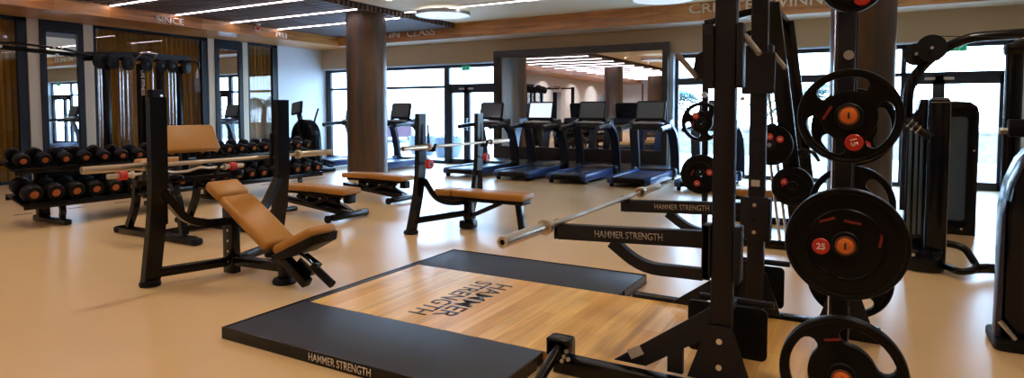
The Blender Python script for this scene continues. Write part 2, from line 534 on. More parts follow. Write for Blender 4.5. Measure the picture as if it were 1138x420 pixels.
def door(n, x0, xm, x1, zt, st=0.09):
    d = None
    d = struct('door_%d' % n, frame_bars([(x0, 0, x0 + st, zt), (xm - st, 0, xm + st, zt), (x1 - st, 0, x1, zt), (x0, zt - 0.16, x1, zt), (x0, 0, x1, 0.14)]), 'alu')
    for a, b in ((x0 + st, xm - st), (xm + st, x1 - st)):
        obj('pane', MB().span((a, 13.495, 0.14), (b, 13.505, zt - 0.16)), 'pane', d, smooth=False)
    for s in (-1, 1):
        obj('handle', MB().tube([(xm + s * 0.05, 13.46, 0.9), (xm + s * 0.05, 13.40, 0.9), (xm + s * 0.05, 13.40, 1.2), (xm + s * 0.05, 13.46, 1.2)], 0.012, 8, 0.02), 'silver', d)
        obj('closer', MB().box((xm + s * 0.14, 13.445, zt - 0.06), (0.16, 0.05, 0.05), bev=0.008), 'silver', d)
    return d
door(1, -9.52, -8.97, -8.02, 2.03)
window(7, [(-3.56, 0, -3.49, 2.6), (-3.49, 2.52, -0.1, 2.6), (-3.49, 1.95, -0.1, 2.1), (-3.49, 0, -0.1, 0.08), (-2.0, 0, -1.9, 2.6), (-0.16, 0, -0.1, 2.6)],
       [(-3.49, 0.08, -2.0, 1.95), (-1.9, 0.08, -0.16, 1.95), (-3.49, 2.1, -2.0, 2.52), (-1.9, 2.1, -0.16, 2.52)])
window(8, [(-0.1, 2.52, 2.2, 2.6), (-0.1, 2.02, 2.2, 2.09), (0.58, 0, 0.66, 2.6), (-0.1, 0, 0.6, 0.08), (2.12, 0, 2.2, 2.6)],
       [(-0.1, 0.08, 0.58, 2.02), (-0.1, 2.09, 0.58, 2.52), (0.66, 2.09, 2.12, 2.52)])
door(2, 0.66, 1.16, 2.12, 2.03)
struct('wall_right', MB().span((XR, YR, 0), (XR + 0.2, YB, CEIL)), 'white')
mb = MB()
mb.span((XL, YR - 0.2, 0), (XR, YR, CEIL))
struct('wall_rear', mb, 'white')
mb = MB()
for k in range(9): mb.span((-12.6 + k * 2.1, YR, 0), (-12.5 + k * 2.1, YR + 0.03, SOF))
mb.span((-8.6, YR, 0), (-6.6, YR + 0.05, 2.6))
struct('wall_rear_battens', mb, 'colw')

for k, (x, y) in enumerate(((-9.25, 10.05), (-0.04, 10.35), (-9.9, -0.4), (-10.3, -8.2), (0.2, -3.5))):
    r = 0.42
    struct('column_%d' % (k + 1), MB((x, y, 0)).lathe([(0, 0), (r, 0), (r, CEIL - 0.2), (r - 0.015, CEIL - 0.2), (r - 0.015, CEIL), (0, CEIL)], 48, T((x, y, 0))), 'colw', smooth=True).location = (x, y, 0)

# big wall mirror between the two window groups
t = thing('wall_mirror', 'huge dark-framed mirror behind the treadmills on the window wall', 'mirror', (-5.8, 13.2, 0))
o = (-5.8, 13.2, 0)
mb = MB(o)
mb.span((-7.96, 13.14, 2.7), (-3.64, 13.29, 2.86)).span((-7.96, 13.14, 0.24), (-3.64, 13.29, 0.53)).span((-7.96, 13.14, 0.53), (-7.82, 13.29, 2.7)).span((-3.76, 13.14, 0.53), (-3.64, 13.29, 2.7))
obj('frame', mb, 'mframe', t, smooth=False)
obj('mirror_glass', MB(o).span((-7.82, 13.22, 0.53), (-3.76, 13.26, 2.7)), 'mirror', t, smooth=False)
struct('baseboard_back', MB().span((-8.02, 13.08, 0), (-3.6, 13.3, 0.23)), 'plinth')

# lettering on the wood beams
def sign(name, label, body, mx, w, h, loc):
    t_ = thing(name, label, 'lettering', loc)
    n, at = len(body), 0
    for wd_ in body.split():
        c = (at + len(wd_) / 2) / n - 0.5
        text('word', wd_, 'letter', t_, mx @ T((c * w, 0, 0)), w * (len(wd_) - 0.25) / n, h, 0.02, 0.012, o=loc)
        at += len(wd_) + 1
sign('wall_lettering', 'raised silver BEST IN CLASS letters on the wood beam, beside the round column', 'BEST IN CLASS', facing_ny((-10.5, BFY - 0.001, 3.37)), 2.42, 0.17, (-10.5, BFY, 3.37))
sign('wall_lettering', 'raised silver CREATE WINNERS letters on the wood beam above the power rack', 'CREATE WINNERS', facing_ny((-1.62, BFY - 0.001, 3.41)), 2.95, 0.19, (-1.62, BFY, 3.41))
sign('wall_lettering', 'raised silver SINCE letters at the start of the left wood beam', 'SINCE', facing_px((BFX + 0.001, 7.83, 3.27)), 0.62, 0.13, (BFX, 7.83, 3.27))
sign('wall_lettering', 'faint short letters near the far end of the left wood beam', 'IIII', facing_px((BFX + 0.001, 10.65, 3.27)), 0.36, 0.13, (BFX, 10.65, 3.27))

# lamps
for k in range(19):
    yy = 10.55 - 1.3 * k
    if yy < -12.6: break
    x1 = SLX - 0.05
    lab = ['LED strip ending at the round column, nearest the window wall', 'LED strip second from the window wall on the slatted ceiling', 'LED strip third from the window wall on the slatted ceiling',
           'LED strip fourth from the window wall, cut by the top picture edge']
    t = thing('ceiling_led_strip', ('white ' + lab[k]) if k < 4 else 'white LED strip on the slatted ceiling beyond the top picture edge, %s counted from there' % (ORD + ['thirteenth', 'fourteenth', 'fifteenth'])[k - 4], 'light', (BFX, yy, SLZ), group='LED strips on the slatted ceiling')
    o = (BFX, yy, SLZ)
    obj('profile', MB(o).span((BFX + 0.02, yy - 0.035, SLZ - 0.012), (x1, yy + 0.035, SLZ - 0.001)), 'silver', t, smooth=False)
    obj('diffuser', MB(o).span((BFX + 0.03, yy - 0.014, SLZ - 0.022), (x1 - 0.01, yy + 0.014, SLZ - 0.0125)), 'led', t, smooth=False)
t = thing('ceiling_led_strip', 'long white LED strip running across the beige ceiling behind the disc light', 'light', (-8.6, 10.6, CEIL))
o = (-8.6, 10.6, CEIL)
obj('profile', MB(o).span((-8.66, 10.56, CEIL - 0.02), (3.0, 10.64, CEIL - 0.001)), 'silver', t, smooth=False)
obj('diffuser', MB(o).span((-8.64, 10.585, CEIL - 0.03), (2.98, 10.615, CEIL - 0.0205)), 'led2', t, smooth=False)

def disc_light(x, y, z, r, label):
    t_ = thing('disc_pendant_light', label, 'light', (x, y, z), group='round disc lights under the beige ceiling')
    obj('housing', MB().lathe([(r * 0.9, 0.015), (r * 0.9, 0.075), (r, 0.075), (r, 0), (r - 0.02, 0), (r - 0.02, 0.015)], 56, closed=True), 'silver', t_)
    obj('diffuser', MB().lathe([(0, 0.012), (r - 0.025, 0.012), (r - 0.025, 0.06), (0, 0.06)], 56), 'disc', t_)
    for k in range(3):
        a = 2 * PI * k / 3 + 0.6
        obj('suspension_wire', MB().cyl((0.7 * r * math.cos(a), 0.7 * r * math.sin(a), 0.06), (0.7 * r * math.cos(a), 0.7 * r * math.sin(a), CEIL - z), 0.004, 6), 'silver', t_)
disc_light(-7.75, 10.75, 3.39, 0.57, 'round pale blue disc light hanging nearest the round column')
disc_light(-3.2, 11.25, 3.40, 0.58, 'round disc light cut by the top picture edge above the mirror')
for k, (x, y) in enumerate(((-6.9, 3.2), (-6.9, -3.2), (-6.9, -7.5), (-4.0, 0.2), (-2.5, -5.5), (0.5, 2.0))):
    disc_light(x, y, 3.3, 0.55, 'round disc light seen only in the wall mirror, %s of these behind the camera' % ORD[k])

def downlight(x, y, label, watts=80):
    t_ = thing('ceiling_downlight', label, 'light', (x, y, CEIL), group='small ceiling downlights')
    obj('ring', MB().lathe([(0.06, -0.012), (0.085, -0.008), (0.085, -0.001), (0.06, -0.001)], 24, closed=True), 'silver', t_)
    obj('lens', MB().lathe([(0, -0.006), (0.058, -0.006), (0.058, -0.001), (0, -0.001)], 24), 'lamp', t_)
    li = bpy.data.lights.new('downlight_beam', 'SPOT')
    li.energy = watts
    li.color = (1, 0.85, 0.66)
    li.spot_size = R(125)
    li.spot_blend = 0.8
    li.shadow_soft_size = 0.07
    lo = bpy.data.objects.new('downlight_beam', li)
    C.objects.link(lo)
    lo.parent = t_
    lo.location = (0, 0, -0.03)
downlight(-7.98, 9.3, 'small round ceiling downlight beside the disc light')
k = 0
for x in (-8.3, -5.4, -2.4, 0.8, 4.0):  # unseen downlights added as warm fill for floor and equipment
    for y in (5.6, 2.6, -0.4, -4.5, -8.5):
        downlight(x, y, 'added fill downlight outside the picture, above or behind the camera', 80)

for k, y in enumerate((-11.2, -7.8, -5.0, -1.4)):
    t_ = thing('ceiling_wall_washer', 'small round wall washer under the left wood beam, seen only in the mirror', 'light', (XL + 0.55, y, SOF), group='wall washers under the left beam')
    obj('ring', MB().lathe([(0.05, -0.012), (0.075, -0.008), (0.075, -0.001), (0.05, -0.001)], 24, closed=True), 'silver', t_)
    obj('lens', MB().lathe([(0, -0.006), (0.048, -0.006), (0.048, -0.001), (0, -0.001)], 24), 'lamp', t_)
    li = bpy.data.lights.new('washer_beam', 'SPOT')
    li.energy = 240
    li.color = (1, 0.9, 0.8)
    li.spot_size = R(140)
    li.spot_blend = 0.9
    li.shadow_soft_size = 0.06
    lo = bpy.data.objects.new('washer_beam', li)
    C.objects.link(lo)
    lo.parent = t_
    lo.location = (0, 0, -0.03)

# exit signs, alarm beacon
def exit_sign(x, z, label):
    t_ = thing('exit_sign', label, 'sign', (x, 13.4, z), group='green exit signs')
    obj('housing', MB().box((0, 0, 0), (0.24, 0.05, 0.12), bev=0.01), 'exit', t_)
    obj('pictogram', MB().box((0.05, -0.027, 0.03), (0.03, 0.004, 0.03)).beam((0.04, -0.027, 0.015), (0.0, -0.027, -0.045), 0.02, 0.004, (0, 1, 0)).beam((-0.02, -0.027, 0), (-0.11, -0.027, 0), 0.02, 0.004, (0, 1, 0)), 'txt', t_)
    obj('bracket', MB().span((-0.02, -0.01, 0.075), (0.02, 0.01, 2.6 - z)), 'silver', t_)
exit_sign(-8.95, 2.5, 'small green exit sign above the glass doors left of the mirror')
exit_sign(1.42, 2.5, 'small green exit sign above the glass doors on the far right')
t = thing('alarm_beacon', 'small red alarm beacon on the left wood beam', 'alarm', (BFX, 9.95, 3.34))
obj('wall_mount', MB().box((0.02, 0, 0), (0.04, 0.12, 0.09), bev=0.01), 'txt', t)
obj('lens', MB().ell((0.06, 0, 0), (0.07, 0.1, 0.08)), 'red', t)
t = thing('smoke_detector', 'small pale round sensor left of the red alarm beacon', 'detector', (BFX + 0.35, 9.72, SLZ))
obj('base', MB().lathe([(0, -0.012), (0.06, -0.012), (0.06, -0.001), (0, -0.001)], 24), 'cream', t)
obj('dome', MB().lathe([(0, -0.05), (0.035, -0.042), (0.05, -0.013), (0, -0.013)], 24), 'cream', t)

# ------------------------------------------------------------------ outside the windows
struct('ground_outside', MB().span((-60, YB + 0.06, -0.25), (40, 70, -0.05)), 'paving')
struct('wall_garden', MB().span((-6, 21.5, -0.05), (14, 22.0, 0.75)).span((-6, 21.45, 0.75), (14, 22.05, 0.82)), 'stone')
struct('facade_outside', MB().span((-60, 48, -0.05), (-16, 52, 7)).span((-60, 47.8, 3.2), (-16, 48, 3.5)), 'facade')
def palm(x, y, h, seed, label):
    rnd = random.Random(seed)
    t_ = thing('palm_tree', label, 'tree', (x, y, -0.05), group='palms outside the windows')
    obj('trunk', MB().tube([(0, 0, 0), (0.08, 0, h * 0.5), (0.02, 0.03, h)], [0.16, 0.10], 10), 'bark', t_)
    f = MB()
    for k in range(26):
        az = rnd.uniform(0, 2 * PI)
        el = rnd.uniform(-0.3, 1.1)
        L = rnd.uniform(1.2, 1.9)
        d = V((math.cos(az), math.sin(az), 0))
        prev = None
        pts = [V((0.02, 0.03, h)) + d * L * s_ * math.cos(el) + V((0, 0, L * (math.sin(el) * s_ - 0.75 * s_ * s_))) for s_ in [i / 9 for i in range(10)]]
        f.tube(pts, [0.014, 0.004], 4)
        side = d.cross(V((0, 0, 1)))
        for i in range(2, 10):
            for sg in (-1, 1):
                for q in (0, 0.5):
                    p = pts[i - 1].lerp(pts[i], q)
                    tip = p + side * sg * 0.36 * (1 - 0.5 * i / 10) + d * 0.18 + V((0, 0, -0.13))
                    a = p + d * 0.03
                    vs = [f._v(p - d * 0.02), f._v(a), f._v(tip)]
                    f.bm.faces.new(vs)
    obj('fronds', f, 'leaf', t_, smooth=False)
palm(-1.35, 17.0, 1.7, 3, 'palm tree outside, behind the tilted beam of the guided-bar machine')
palm(-5.1, 18.5, 1.7, 5, 'palm tree outside the window right of the wall mirror')
def bush(x, y, r, seed, label):
    rnd = random.Random(seed)
    f = MB()
    for k in range(900):
        th, ph = rnd.uniform(0, 2 * PI), math.acos(rnd.uniform(0, 1))
        rr = r * rnd.uniform(0.6, 1)
        p = V((rr * 1.6 * math.cos(th) * math.sin(ph), rr * math.sin(th) * math.sin(ph), rr * math.cos(ph)))
        u = V((rnd.gauss(0, 1), rnd.gauss(0, 1), rnd.gauss(0, 1))).normalized() * 0.09
        w = u.cross(V((rnd.gauss(0, 1), rnd.gauss(0, 1), 1))).normalized() * 0.04
        f.bm.faces.new([f._v(p + u), f._v(p + w), f._v(p - u), f._v(p - w)])
    t_ = thing('shrub', label, 'shrub', (x, y, -0.05), group='shrubs outside the windows')
    obj('foliage', f, 'leaf', t_, smooth=False)
    obj('stem', MB().tube([(0, 0, 0), (0.02, 0, r * 0.7)], 0.04, 8), 'bark', t_)
bush(0.4, 25.5, 1.8, 1, 'rounded shrub beyond the garden wall, left of the right doors')
bush(7.2, 25.5, 1.8, 2, 'rounded shrub beyond the garden wall, right end')
bush(-8.2, 22.5, 1.0, 4, 'low rounded shrub outside, behind the wall mirror')
for k, (x, y) in enumerate(((-11.3, 15.9), (-12.6, 16.3))):
    t_ = thing('garden_planter', ('pale rounded planter outside the glass doors left of the mirror', 'pale rounded planter outside the left window, beside the round column')[k], 'planter', (x, y, -0.05))
    obj('pot', MB().lathe([(0, 0), (0.34, 0), (0.44, 0.3), (0.46, 0.62), (0.42, 0.62), (0.40, 0.5), (0, 0.5)], 36), 'planter', t_)
    f = MB()
    rnd = random.Random(20 + k)
    for q in range(160):
        a, rr = rnd.uniform(0, 2 * PI), rnd.uniform(0, 0.36)
        p = V((rr * math.cos(a), rr * math.sin(a), rnd.uniform(0.5, 0.68)))
        u = V((rnd.gauss(0, 1), rnd.gauss(0, 1), 1)).normalized() * 0.09
        w = V((rnd.gauss(0, 1), rnd.gauss(0, 1), 0)).normalized() * 0.025
        f.bm.faces.new([f._v(p - w), f._v(p + w), f._v(p + u)])
    obj('foliage', f, 'leaf', t_, smooth=False)
# parked car seen beyond the left glazing
t = thing('car', 'maroon car parked outside beyond the left windows', 'car', (-19.8, 23.3, -0.05), rz=R(130))
obj('body', MB().prism([(-2.05, 0.28), (2.05, 0.28), (2.1, 0.7), (1.9, 0.86), (1.0, 0.98), (0.4, 1.42), (-1.0, 1.46), (-1.75, 1.02), (-2.1, 0.9)], 1.7, T((0, 0.85, 0)) @ RX(PI / 2), bev=0.06), 'maroon', t)
for s in (-1, 1):
    obj('side_window', MB().prism([(-1.45, 1.0), (0.75, 1.0), (0.32, 1.34), (-0.95, 1.38)], 0.02, T((0, s * 0.852 + 0.01, 0)) @ RX(PI / 2)), 'carglass', t)
    for x in (-1.3, 1.3):
        w = obj('wheel', MB().lathe([(0.2, -0.1), (0.3, -0.1), (0.32, -0.07), (0.32, 0.07), (0.3, 0.1), (0.2, 0.1)], 28, T((x, s * 0.8, 0.32)) @ RX(PI / 2), closed=True), 'tyre', t)
        obj('rim', MB().lathe([(0, -0.06), (0.2, -0.09), (0.2, 0.09), (0, 0.06)], 20, T((x, s * 0.8, 0.32)) @ RX(PI / 2)), 'silver', w)

# sky
wd = bpy.data.worlds.new('sky')
bpy.context.scene.world = wd
wd.use_nodes = True
nt = wd.node_tree
bg = nt.nodes['Background']
tc = nt.nodes.new('ShaderNodeTexCoord')
sp = nt.nodes.new('ShaderNodeSeparateXYZ')
rp = nt.nodes.new('ShaderNodeValToRGB')
rp.color_ramp.elements[0].position = 0.0
rp.color_ramp.elements[0].color = (0.54, 0.76, 1.0, 1)
rp.color_ramp.elements[1].position = 0.6
rp.color_ramp.elements[1].color = (0.32, 0.57, 1.0, 1)
nt.links.new(tc.outputs['Generated'], sp.inputs[0])
nt.links.new(sp.outputs['Z'], rp.inputs['Fac'])
nt.links.new(rp.outputs['Color'], bg.inputs['Color'])
bg.inputs['Strength'].default_value = 16.0

# camera: eye height 1.38 m, turned 29.5 deg to the left of the room's long axis, 2.8 deg down, frame shifted down
cd = bpy.data.cameras.new('camera')
cam = bpy.data.objects.new('camera', cd)
C.objects.link(cam)
cam.location = (0, 0, 1.38)
cam.rotation_euler = (PI / 2 - math.atan(34 / 690), 0, R(29.5))
cd.sensor_fit = 'HORIZONTAL'
cd.sensor_width = 36
cd.lens = 690 / 1138 * 36
cd.shift_y = -(210 - 158) / 1138
cd.clip_start = 0.05
cd.clip_end = 300
sc = bpy.context.scene
sc.camera = cam
sc.view_settings.view_transform = 'Standard'
sc.view_settings.look = 'None'
sc.view_settings.exposure = 0.3
sc.view_settings.gamma = 1.0
sc.view_settings.use_curve_mapping = False

# ================================================================== EQUIPMENT
# ---- lifting platform: oak insert between two rubber fields
PX0, PX1 = -3.36, -1.50
o = (-2.4, 3.6, 0)
t = thing('lifting_platform', 'low lifting platform with oak middle and black rubber ends on the beige floor', 'platform', o)
mb = MB(o)
mb.span((PX0, 2.38, 0), (PX1, 3.0, 0.066), bev=0.004)
obj('rubber_field', mb, 'mat', t)
obj('rubber_field', MB(o).span((PX0, 4.205, 0), (PX1, 4.82, 0.066), bev=0.004), 'mat', t)
obj('wood_deck', MB(o).span((PX0 + 0.055, 3.002, 0), (-0.06, 4.203, 0.066)), 'deck', t)
for a, b, z in (((PX0 - 0.012, 2.368, 0), (PX1, 2.379, 0.07), 0), ((PX0 - 0.012, 2.379, 0), (PX0 - 0.001, 4.832, 0.07), 0), ((PX0, 4.821, 0), (PX1, 4.832, 0.07), 0), ((PX1 + 0.001, 4.3, 0), (PX1 + 0.012, 4.832, 0.07), 0), ((PX1 + 0.001, 2.368, 0), (PX1 + 0.012, 2.9, 0.07), 0)):
    obj('edge_angle', MB(o).span(a, b), 'black', t, smooth=False)
obj('edge_angle', MB(o).span((PX0, 3.001, 0), (PX0 + 0.054, 4.204, 0.068)), 'mat', t, smooth=False)
text('deck_lettering', 'HAMMER', 'logo', t, T((-2.335, 3.61, 0.0662)) @ RZ(-PI / 2), 0.82, 0.145, 0.0008, 0.012, o=o)
text('deck_lettering', 'STRENGTH', 'logo', t, T((-2.505, 3.59, 0.0662)) @ RZ(-PI / 2), 0.86, 0.145, 0.0008, 0.012, o=o)
text('edge_lettering', 'HAMMER STRENGTH', 'txt', t, facing_ny((-2.40, 2.3675, 0.036)), 0.45, 0.043, 0.001, 0.004, o=o)

# ---- power rack standing over the platform's wood insert
o = (-0.35, 3.6, 0)
t = thing('power_rack', 'tall charcoal power rack with spotter arms and plate storage beside the platform', 'power rack', o)
FX, RXX = -0.57, -0.071
YN, YF = 3.06, 4.13
HT = 2.5
def upright(x, y, lab=None):
    h = 0.048 if x < -0.3 else 0.034
    m_ = MB(o).span((x - h, y - 0.038, 0.072), (x + h, y + 0.038, HT), bev=0.006)
    u = obj('upright', m_, 'rack', t)
    hl = MB(o)
    z = 0.5
    while z < 2.4:
        for dx in (-0.021, 0.021):
            hl.cyl((x + dx, y - 0.0385, z), (x + dx, y - 0.0375, z), 0.009, 12)
        z += 0.1
    if y > 3.5: tag(obj('hole_row', hl, 'matte', u), kind='stuff')
    return u
for x in (FX, RXX):
    for y in (YN, YF): upright(x, y)
for y, s in ((2.955, -1), (4.25, 1)):
    obj('base_rail', MB(o).span((-1.40, y - 0.04, 0.001), (0.12, y + 0.04, 0.088), bev=0.006), 'black', t)
    for x in (FX, RXX):
        yy = 2.997 if s < 0 else 4.208
        mx = T((x, yy, 0)) @ RX(PI / 2)
        g = obj('gusset_plate', MB(o).prism([(-0.15, 0.09), (0.15, 0.09), (0.056, 0.36), (-0.056, 0.36)], 0.012, T((x, (3.019 if s < 0 else 4.183), 0)) @ RX(PI / 2)), 'rack', t, smooth=False)
        bl = [(-0.0, 0.29), (0.0, 0.165)]
        for bx, bz in bl:
            yb = 3.006 if s < 0 else 4.184
            obj('bolt', MB(o).cyl((x + bx, yb, bz), (x + bx, yb + s * 0.008, bz), 0.014, 10), 'bolt', g)
# diagonal brace plates low at the front
for y in (3.03, 4.16):
    obj('brace', MB(o).prism([(-1.10, 0.092), (-0.93, 0.092), (-0.62, 0.30), (-0.62, 0.44)], 0.02, T((0, y + 0.01, 0)) @ RX(PI / 2)), 'rack', t, smooth=False)
    obj('brace', MB(o).span((-0.82, y - 0.015, 0.09), (-0.745, y + 0.015, 0.21)), 'rack', t, smooth=False)
obj('sticker', MB(o).box((-0.985, 3.018, 0.155), (0.075, 0.004, 0.05), RY(R(-31))), 'label', t, smooth=False)
# top frame and rear cross members
for y in (YN, YF): obj('top_beam', MB(o).span((FX + 0.05, y - 0.035, HT - 0.09), (RXX - 0.05, y + 0.035, HT - 0.01), bev=0.006), 'rack', t)
for x in (FX, RXX): obj('crossmember', MB(o).span((x - 0.035, YN + 0.04, HT - 0.09), (x + 0.035, YF - 0.04, HT - 0.01), bev=0.006), 'rack', t)
obj('crossmember', MB(o).span((RXX - 0.03, YN + 0.04, 0.16), (RXX + 0.03, YF - 0.04, 0.24), bev=0.006), 'rack', t)
# spotter arms: beam dipping to the front, bent lower strut, sleeve on the upright
for y in (YN, YF):
    a = obj('spotter_arm', MB(o).beam((-1.437, y, 0.727), (-0.66, y, 0.762), 0.055, 0.082, bev=0.005), 'rack', t)
    obj('arm_end_lip', MB(o).box((-1.449, y, 0.739), (0.012, 0.055, 0.105), RY(R(-2.6)), bev=0.003), 'rack', a)
    obj('strut', MB(o).tube([(-1.13, y, 0.70), (-0.965, y, 0.585), (-0.66, y, 0.59)], 0.03, 8, 0.12, rect=(0.05, 0.055)), 'rack', a)
    obj('sleeve', MB(o).span((-0.66, y - 0.05, 0.575), (-0.623, y + 0.05, 0.84), bev=0.006).span((-0.517, y - 0.05, 0.575), (-0.485, y + 0.05, 0.84), bev=0.006)
        .span((-0.66, y - 0.05, 0.575), (-0.485, y - 0.0405, 0.84) if y > 3.5 else (-0.62, y - 0.041, 0.84)), 'rack', a)
    text('lettering', 'HAMMER STRENGTH', 'txtg', a, facing_ny((-1.035, y - 0.0285, 0.747)) @ RZ(R(2.6)), 0.36, 0.036, 0.001, 0.004, o=o)
# bar catches higher on the uprights
for y in (YN, YF):
    j = obj('bar_catch', MB(o).span((-0.665, y - 0.048, 1.49), (-0.623, y + 0.048, 1.79), bev=0.008).span((-0.517, y - 0.048, 1.49), (-0.49, y + 0.048, 1.79), bev=0.008)
        .span((-0.665, y - 0.05, 1.49), (-0.475, y - 0.0405, 1.74) if y > 3.5 else (-0.62, y - 0.041, 1.74)), 'rack', t)
    obj('hook_plate', MB(o).prism([(-0.055, 0), (0, -0.02), (0, 0.12), (-0.04, 0.10)], 0.06, T((-0.667, y + 0.03, 1.55)) @ RX(PI / 2), bev=0.004), 'rack', j)
    obj('peg', MB(o).cyl((-0.70, y - 0.02, 1.545), (-0.79, y - 0.06, 1.66), 0.014, 14), 'peg', j)
    obj('peg', MB(o).cyl((-0.486, y - 0.02, 1.73), (-0.415, y - 0.06, 1.64), 0.014, 14), 'peg', j)
    obj('lock_knob', MB(o).cyl((-0.66, y - 0.02, 1.46), (-0.66, y - 0.052, 1.46), 0.013, 12), 'bolt', j)
obj('sticker', MB(o).span((-0.60, YF - 0.0405, 0.915), (-0.55, YF - 0.0385, 0.955)), 'label', t, smooth=False)
obj('lower_catch', MB(o).span((-0.66, YF - 0.052, 0.58), (-0.495, YF - 0.0405, 0.85), bev=0.004), 'rack', t)
for z in (0.63, 0.71, 0.8): obj('bolt', MB(o).cyl((-0.577, YF - 0.052, z), (-0.577, YF - 0.056, z), 0.012, 10), 'bolt' if z != 0.71 else 'matte', t)
# hinged spotter platforms hanging beside the front uprights
for y, tub, sd in ((3.36, (-0.52, -0.37), 1), (4.33, (-0.62, -0.33), 1)):
    x0, x1 = (-0.80, -0.40) if y < 4 else (-0.82, -0.42)
    p = obj('step_platform', MB(o).prism(rrect(x1 - x0, 0.27, 0.03, c=((x0 + x1) / 2, 0.235)), 0.018, T((0, y, 0)) @ RX(PI / 2), bev=0.003), 'matte', t)
    n = MB(o)
    for i in range(17):
        for k in range(11):
            n.box((x0 + 0.03 + i * 0.0212, y - 0.0185, 0.125 + k * 0.022), (0.012, 0.002, 0.004), RY(R(45 if (i + k) % 2 else -45)))
    obj('tread_pattern', n, 'rubber', p, smooth=False)
    obj('hinge_tube', MB(o).cyl((x0 + 0.06, y - 0.005, 0.395), (x1 + 0.03, y - 0.005, 0.395), 0.018, 14), 'rack', p)
    ya = YN + 0.04 if y < 4 else YF + 0.04
    obj('hinge_arm', MB(o).beam((FX, ya, 0.395), (FX, y - 0.015, 0.395), 0.05, 0.03), 'rack', p)
# plate horns on the rear uprights: near side outward, far side outward
HZ_N, HZ_F = (1.90, 1.365, 0.844, 0.30), (1.29, 0.82, 0.345)
for zs, y0, y1 in ((HZ_N, YN - 0.039, 2.80), (HZ_F, YF + 0.039, 4.56)):
    for z in zs:
        h = obj('plate_horn', MB(o).cyl((RXX + 0.02, y0, z), (RXX + 0.02, y1, z), 0.021, 18), 'black', t)
        sg = 1 if y1 > y0 else -1
        obj('horn_cap', MB(o).lathe([(0, 0.012), (0.024, 0.012), (0.030, 0.008), (0.030, 0), (0, 0)], 24, T((RXX + 0.02, y1, z)) @ RX(PI / 2 * -sg)), 'orange', h)
        if sg < 0:
            obj('cap_ring', MB(o).lathe([(0.0305, 0.008), (0.038, 0.006), (0.038, 0), (0.0305, 0)], 28, T((RXX + 0.02, y1, z)) @ RX(PI / 2), closed=True), 'hubring', h)
            text('cap_mark', 'I', 'logo', h, facing_ny((RXX + 0.02, y1 - 0.0125, z)), 0.008, 0.026, 0.001, 0.01, o=o)
obj('lock_knob', MB(o).cyl((RXX + 0.01, YN - 0.039, 1.62), (RXX + 0.01, YN - 0.055, 1.62), 0.02, 16), 'bolt', t)
obj('guide_rod', MB(o).cyl((RXX - 0.042, YN - 0.02, 0.09), (RXX - 0.042, YN - 0.02, HT), 0.006, 8), 'chrome', t)
# pivot for landmine work at the front foot of the near rail
lm = obj('bar_pivot', MB(o).prism(rrect(0.13, 0.13, 0.02, c=(-1.375, 0.118)), 0.005, T((0, 3.0013, 0)) @ RX(PI / 2), bev=0.001)
         .box((-1.375, 2.955, 0.172), (0.13, 0.09, 0.02), bev=0.006).box((-1.434, 2.955, 0.13), (0.012, 0.08, 0.08), bev=0.003).box((-1.316, 2.955, 0.13), (0.012, 0.08, 0.08), bev=0.003), 'black', t)
obj('pivot_sleeve', MB(o).tube([(-1.372, 2.965, 0.15), (-1.362, 2.78, 0.095), (-1.352, 2.58, 0.035)], 0.026, 16), 'black', lm)
for x, z in ((-1.335, 0.10), (-1.32, 0.13), (-1.345, 0.075), (-1.31, 0.09)):
    obj('bolt', MB(o).cyl((x, 2.914, z), (x, 2.904, z), 0.011, 10), 'bolt', lm)

# ---- weight plates
def kidney(r0, r1, a, half, n=9):
    """Rounded arc slot between radii r0..r1 centred on angle a."""
    rm, hw = (r0 + r1) / 2, (r1 - r0) / 2
    out = []
    for k in range(n): 
        b = a - half + 2 * half * k / (n - 1)
        out.append((r1 * math.cos(b), r1 * math.sin(b)))
    for k in range(1, 6):
        c = a + half + PI * 0
        ph = a + half + PI * k / 6
        out.append((rm * math.cos(a + half) + hw * math.cos(ph), rm * math.sin(a + half) + hw * math.sin(ph)))
    for k in range(n):
        b = a + half - 2 * half * k / (n - 1)
        out.append((r0 * math.cos(b), r0 * math.sin(b)))
    for k in range(1, 6):
        ph = a - half + PI + PI * k / 6
        out.append((rm * math.cos(a - half) + hw * math.cos(ph), rm * math.sin(a - half) + hw * math.sin(ph)))
    return out

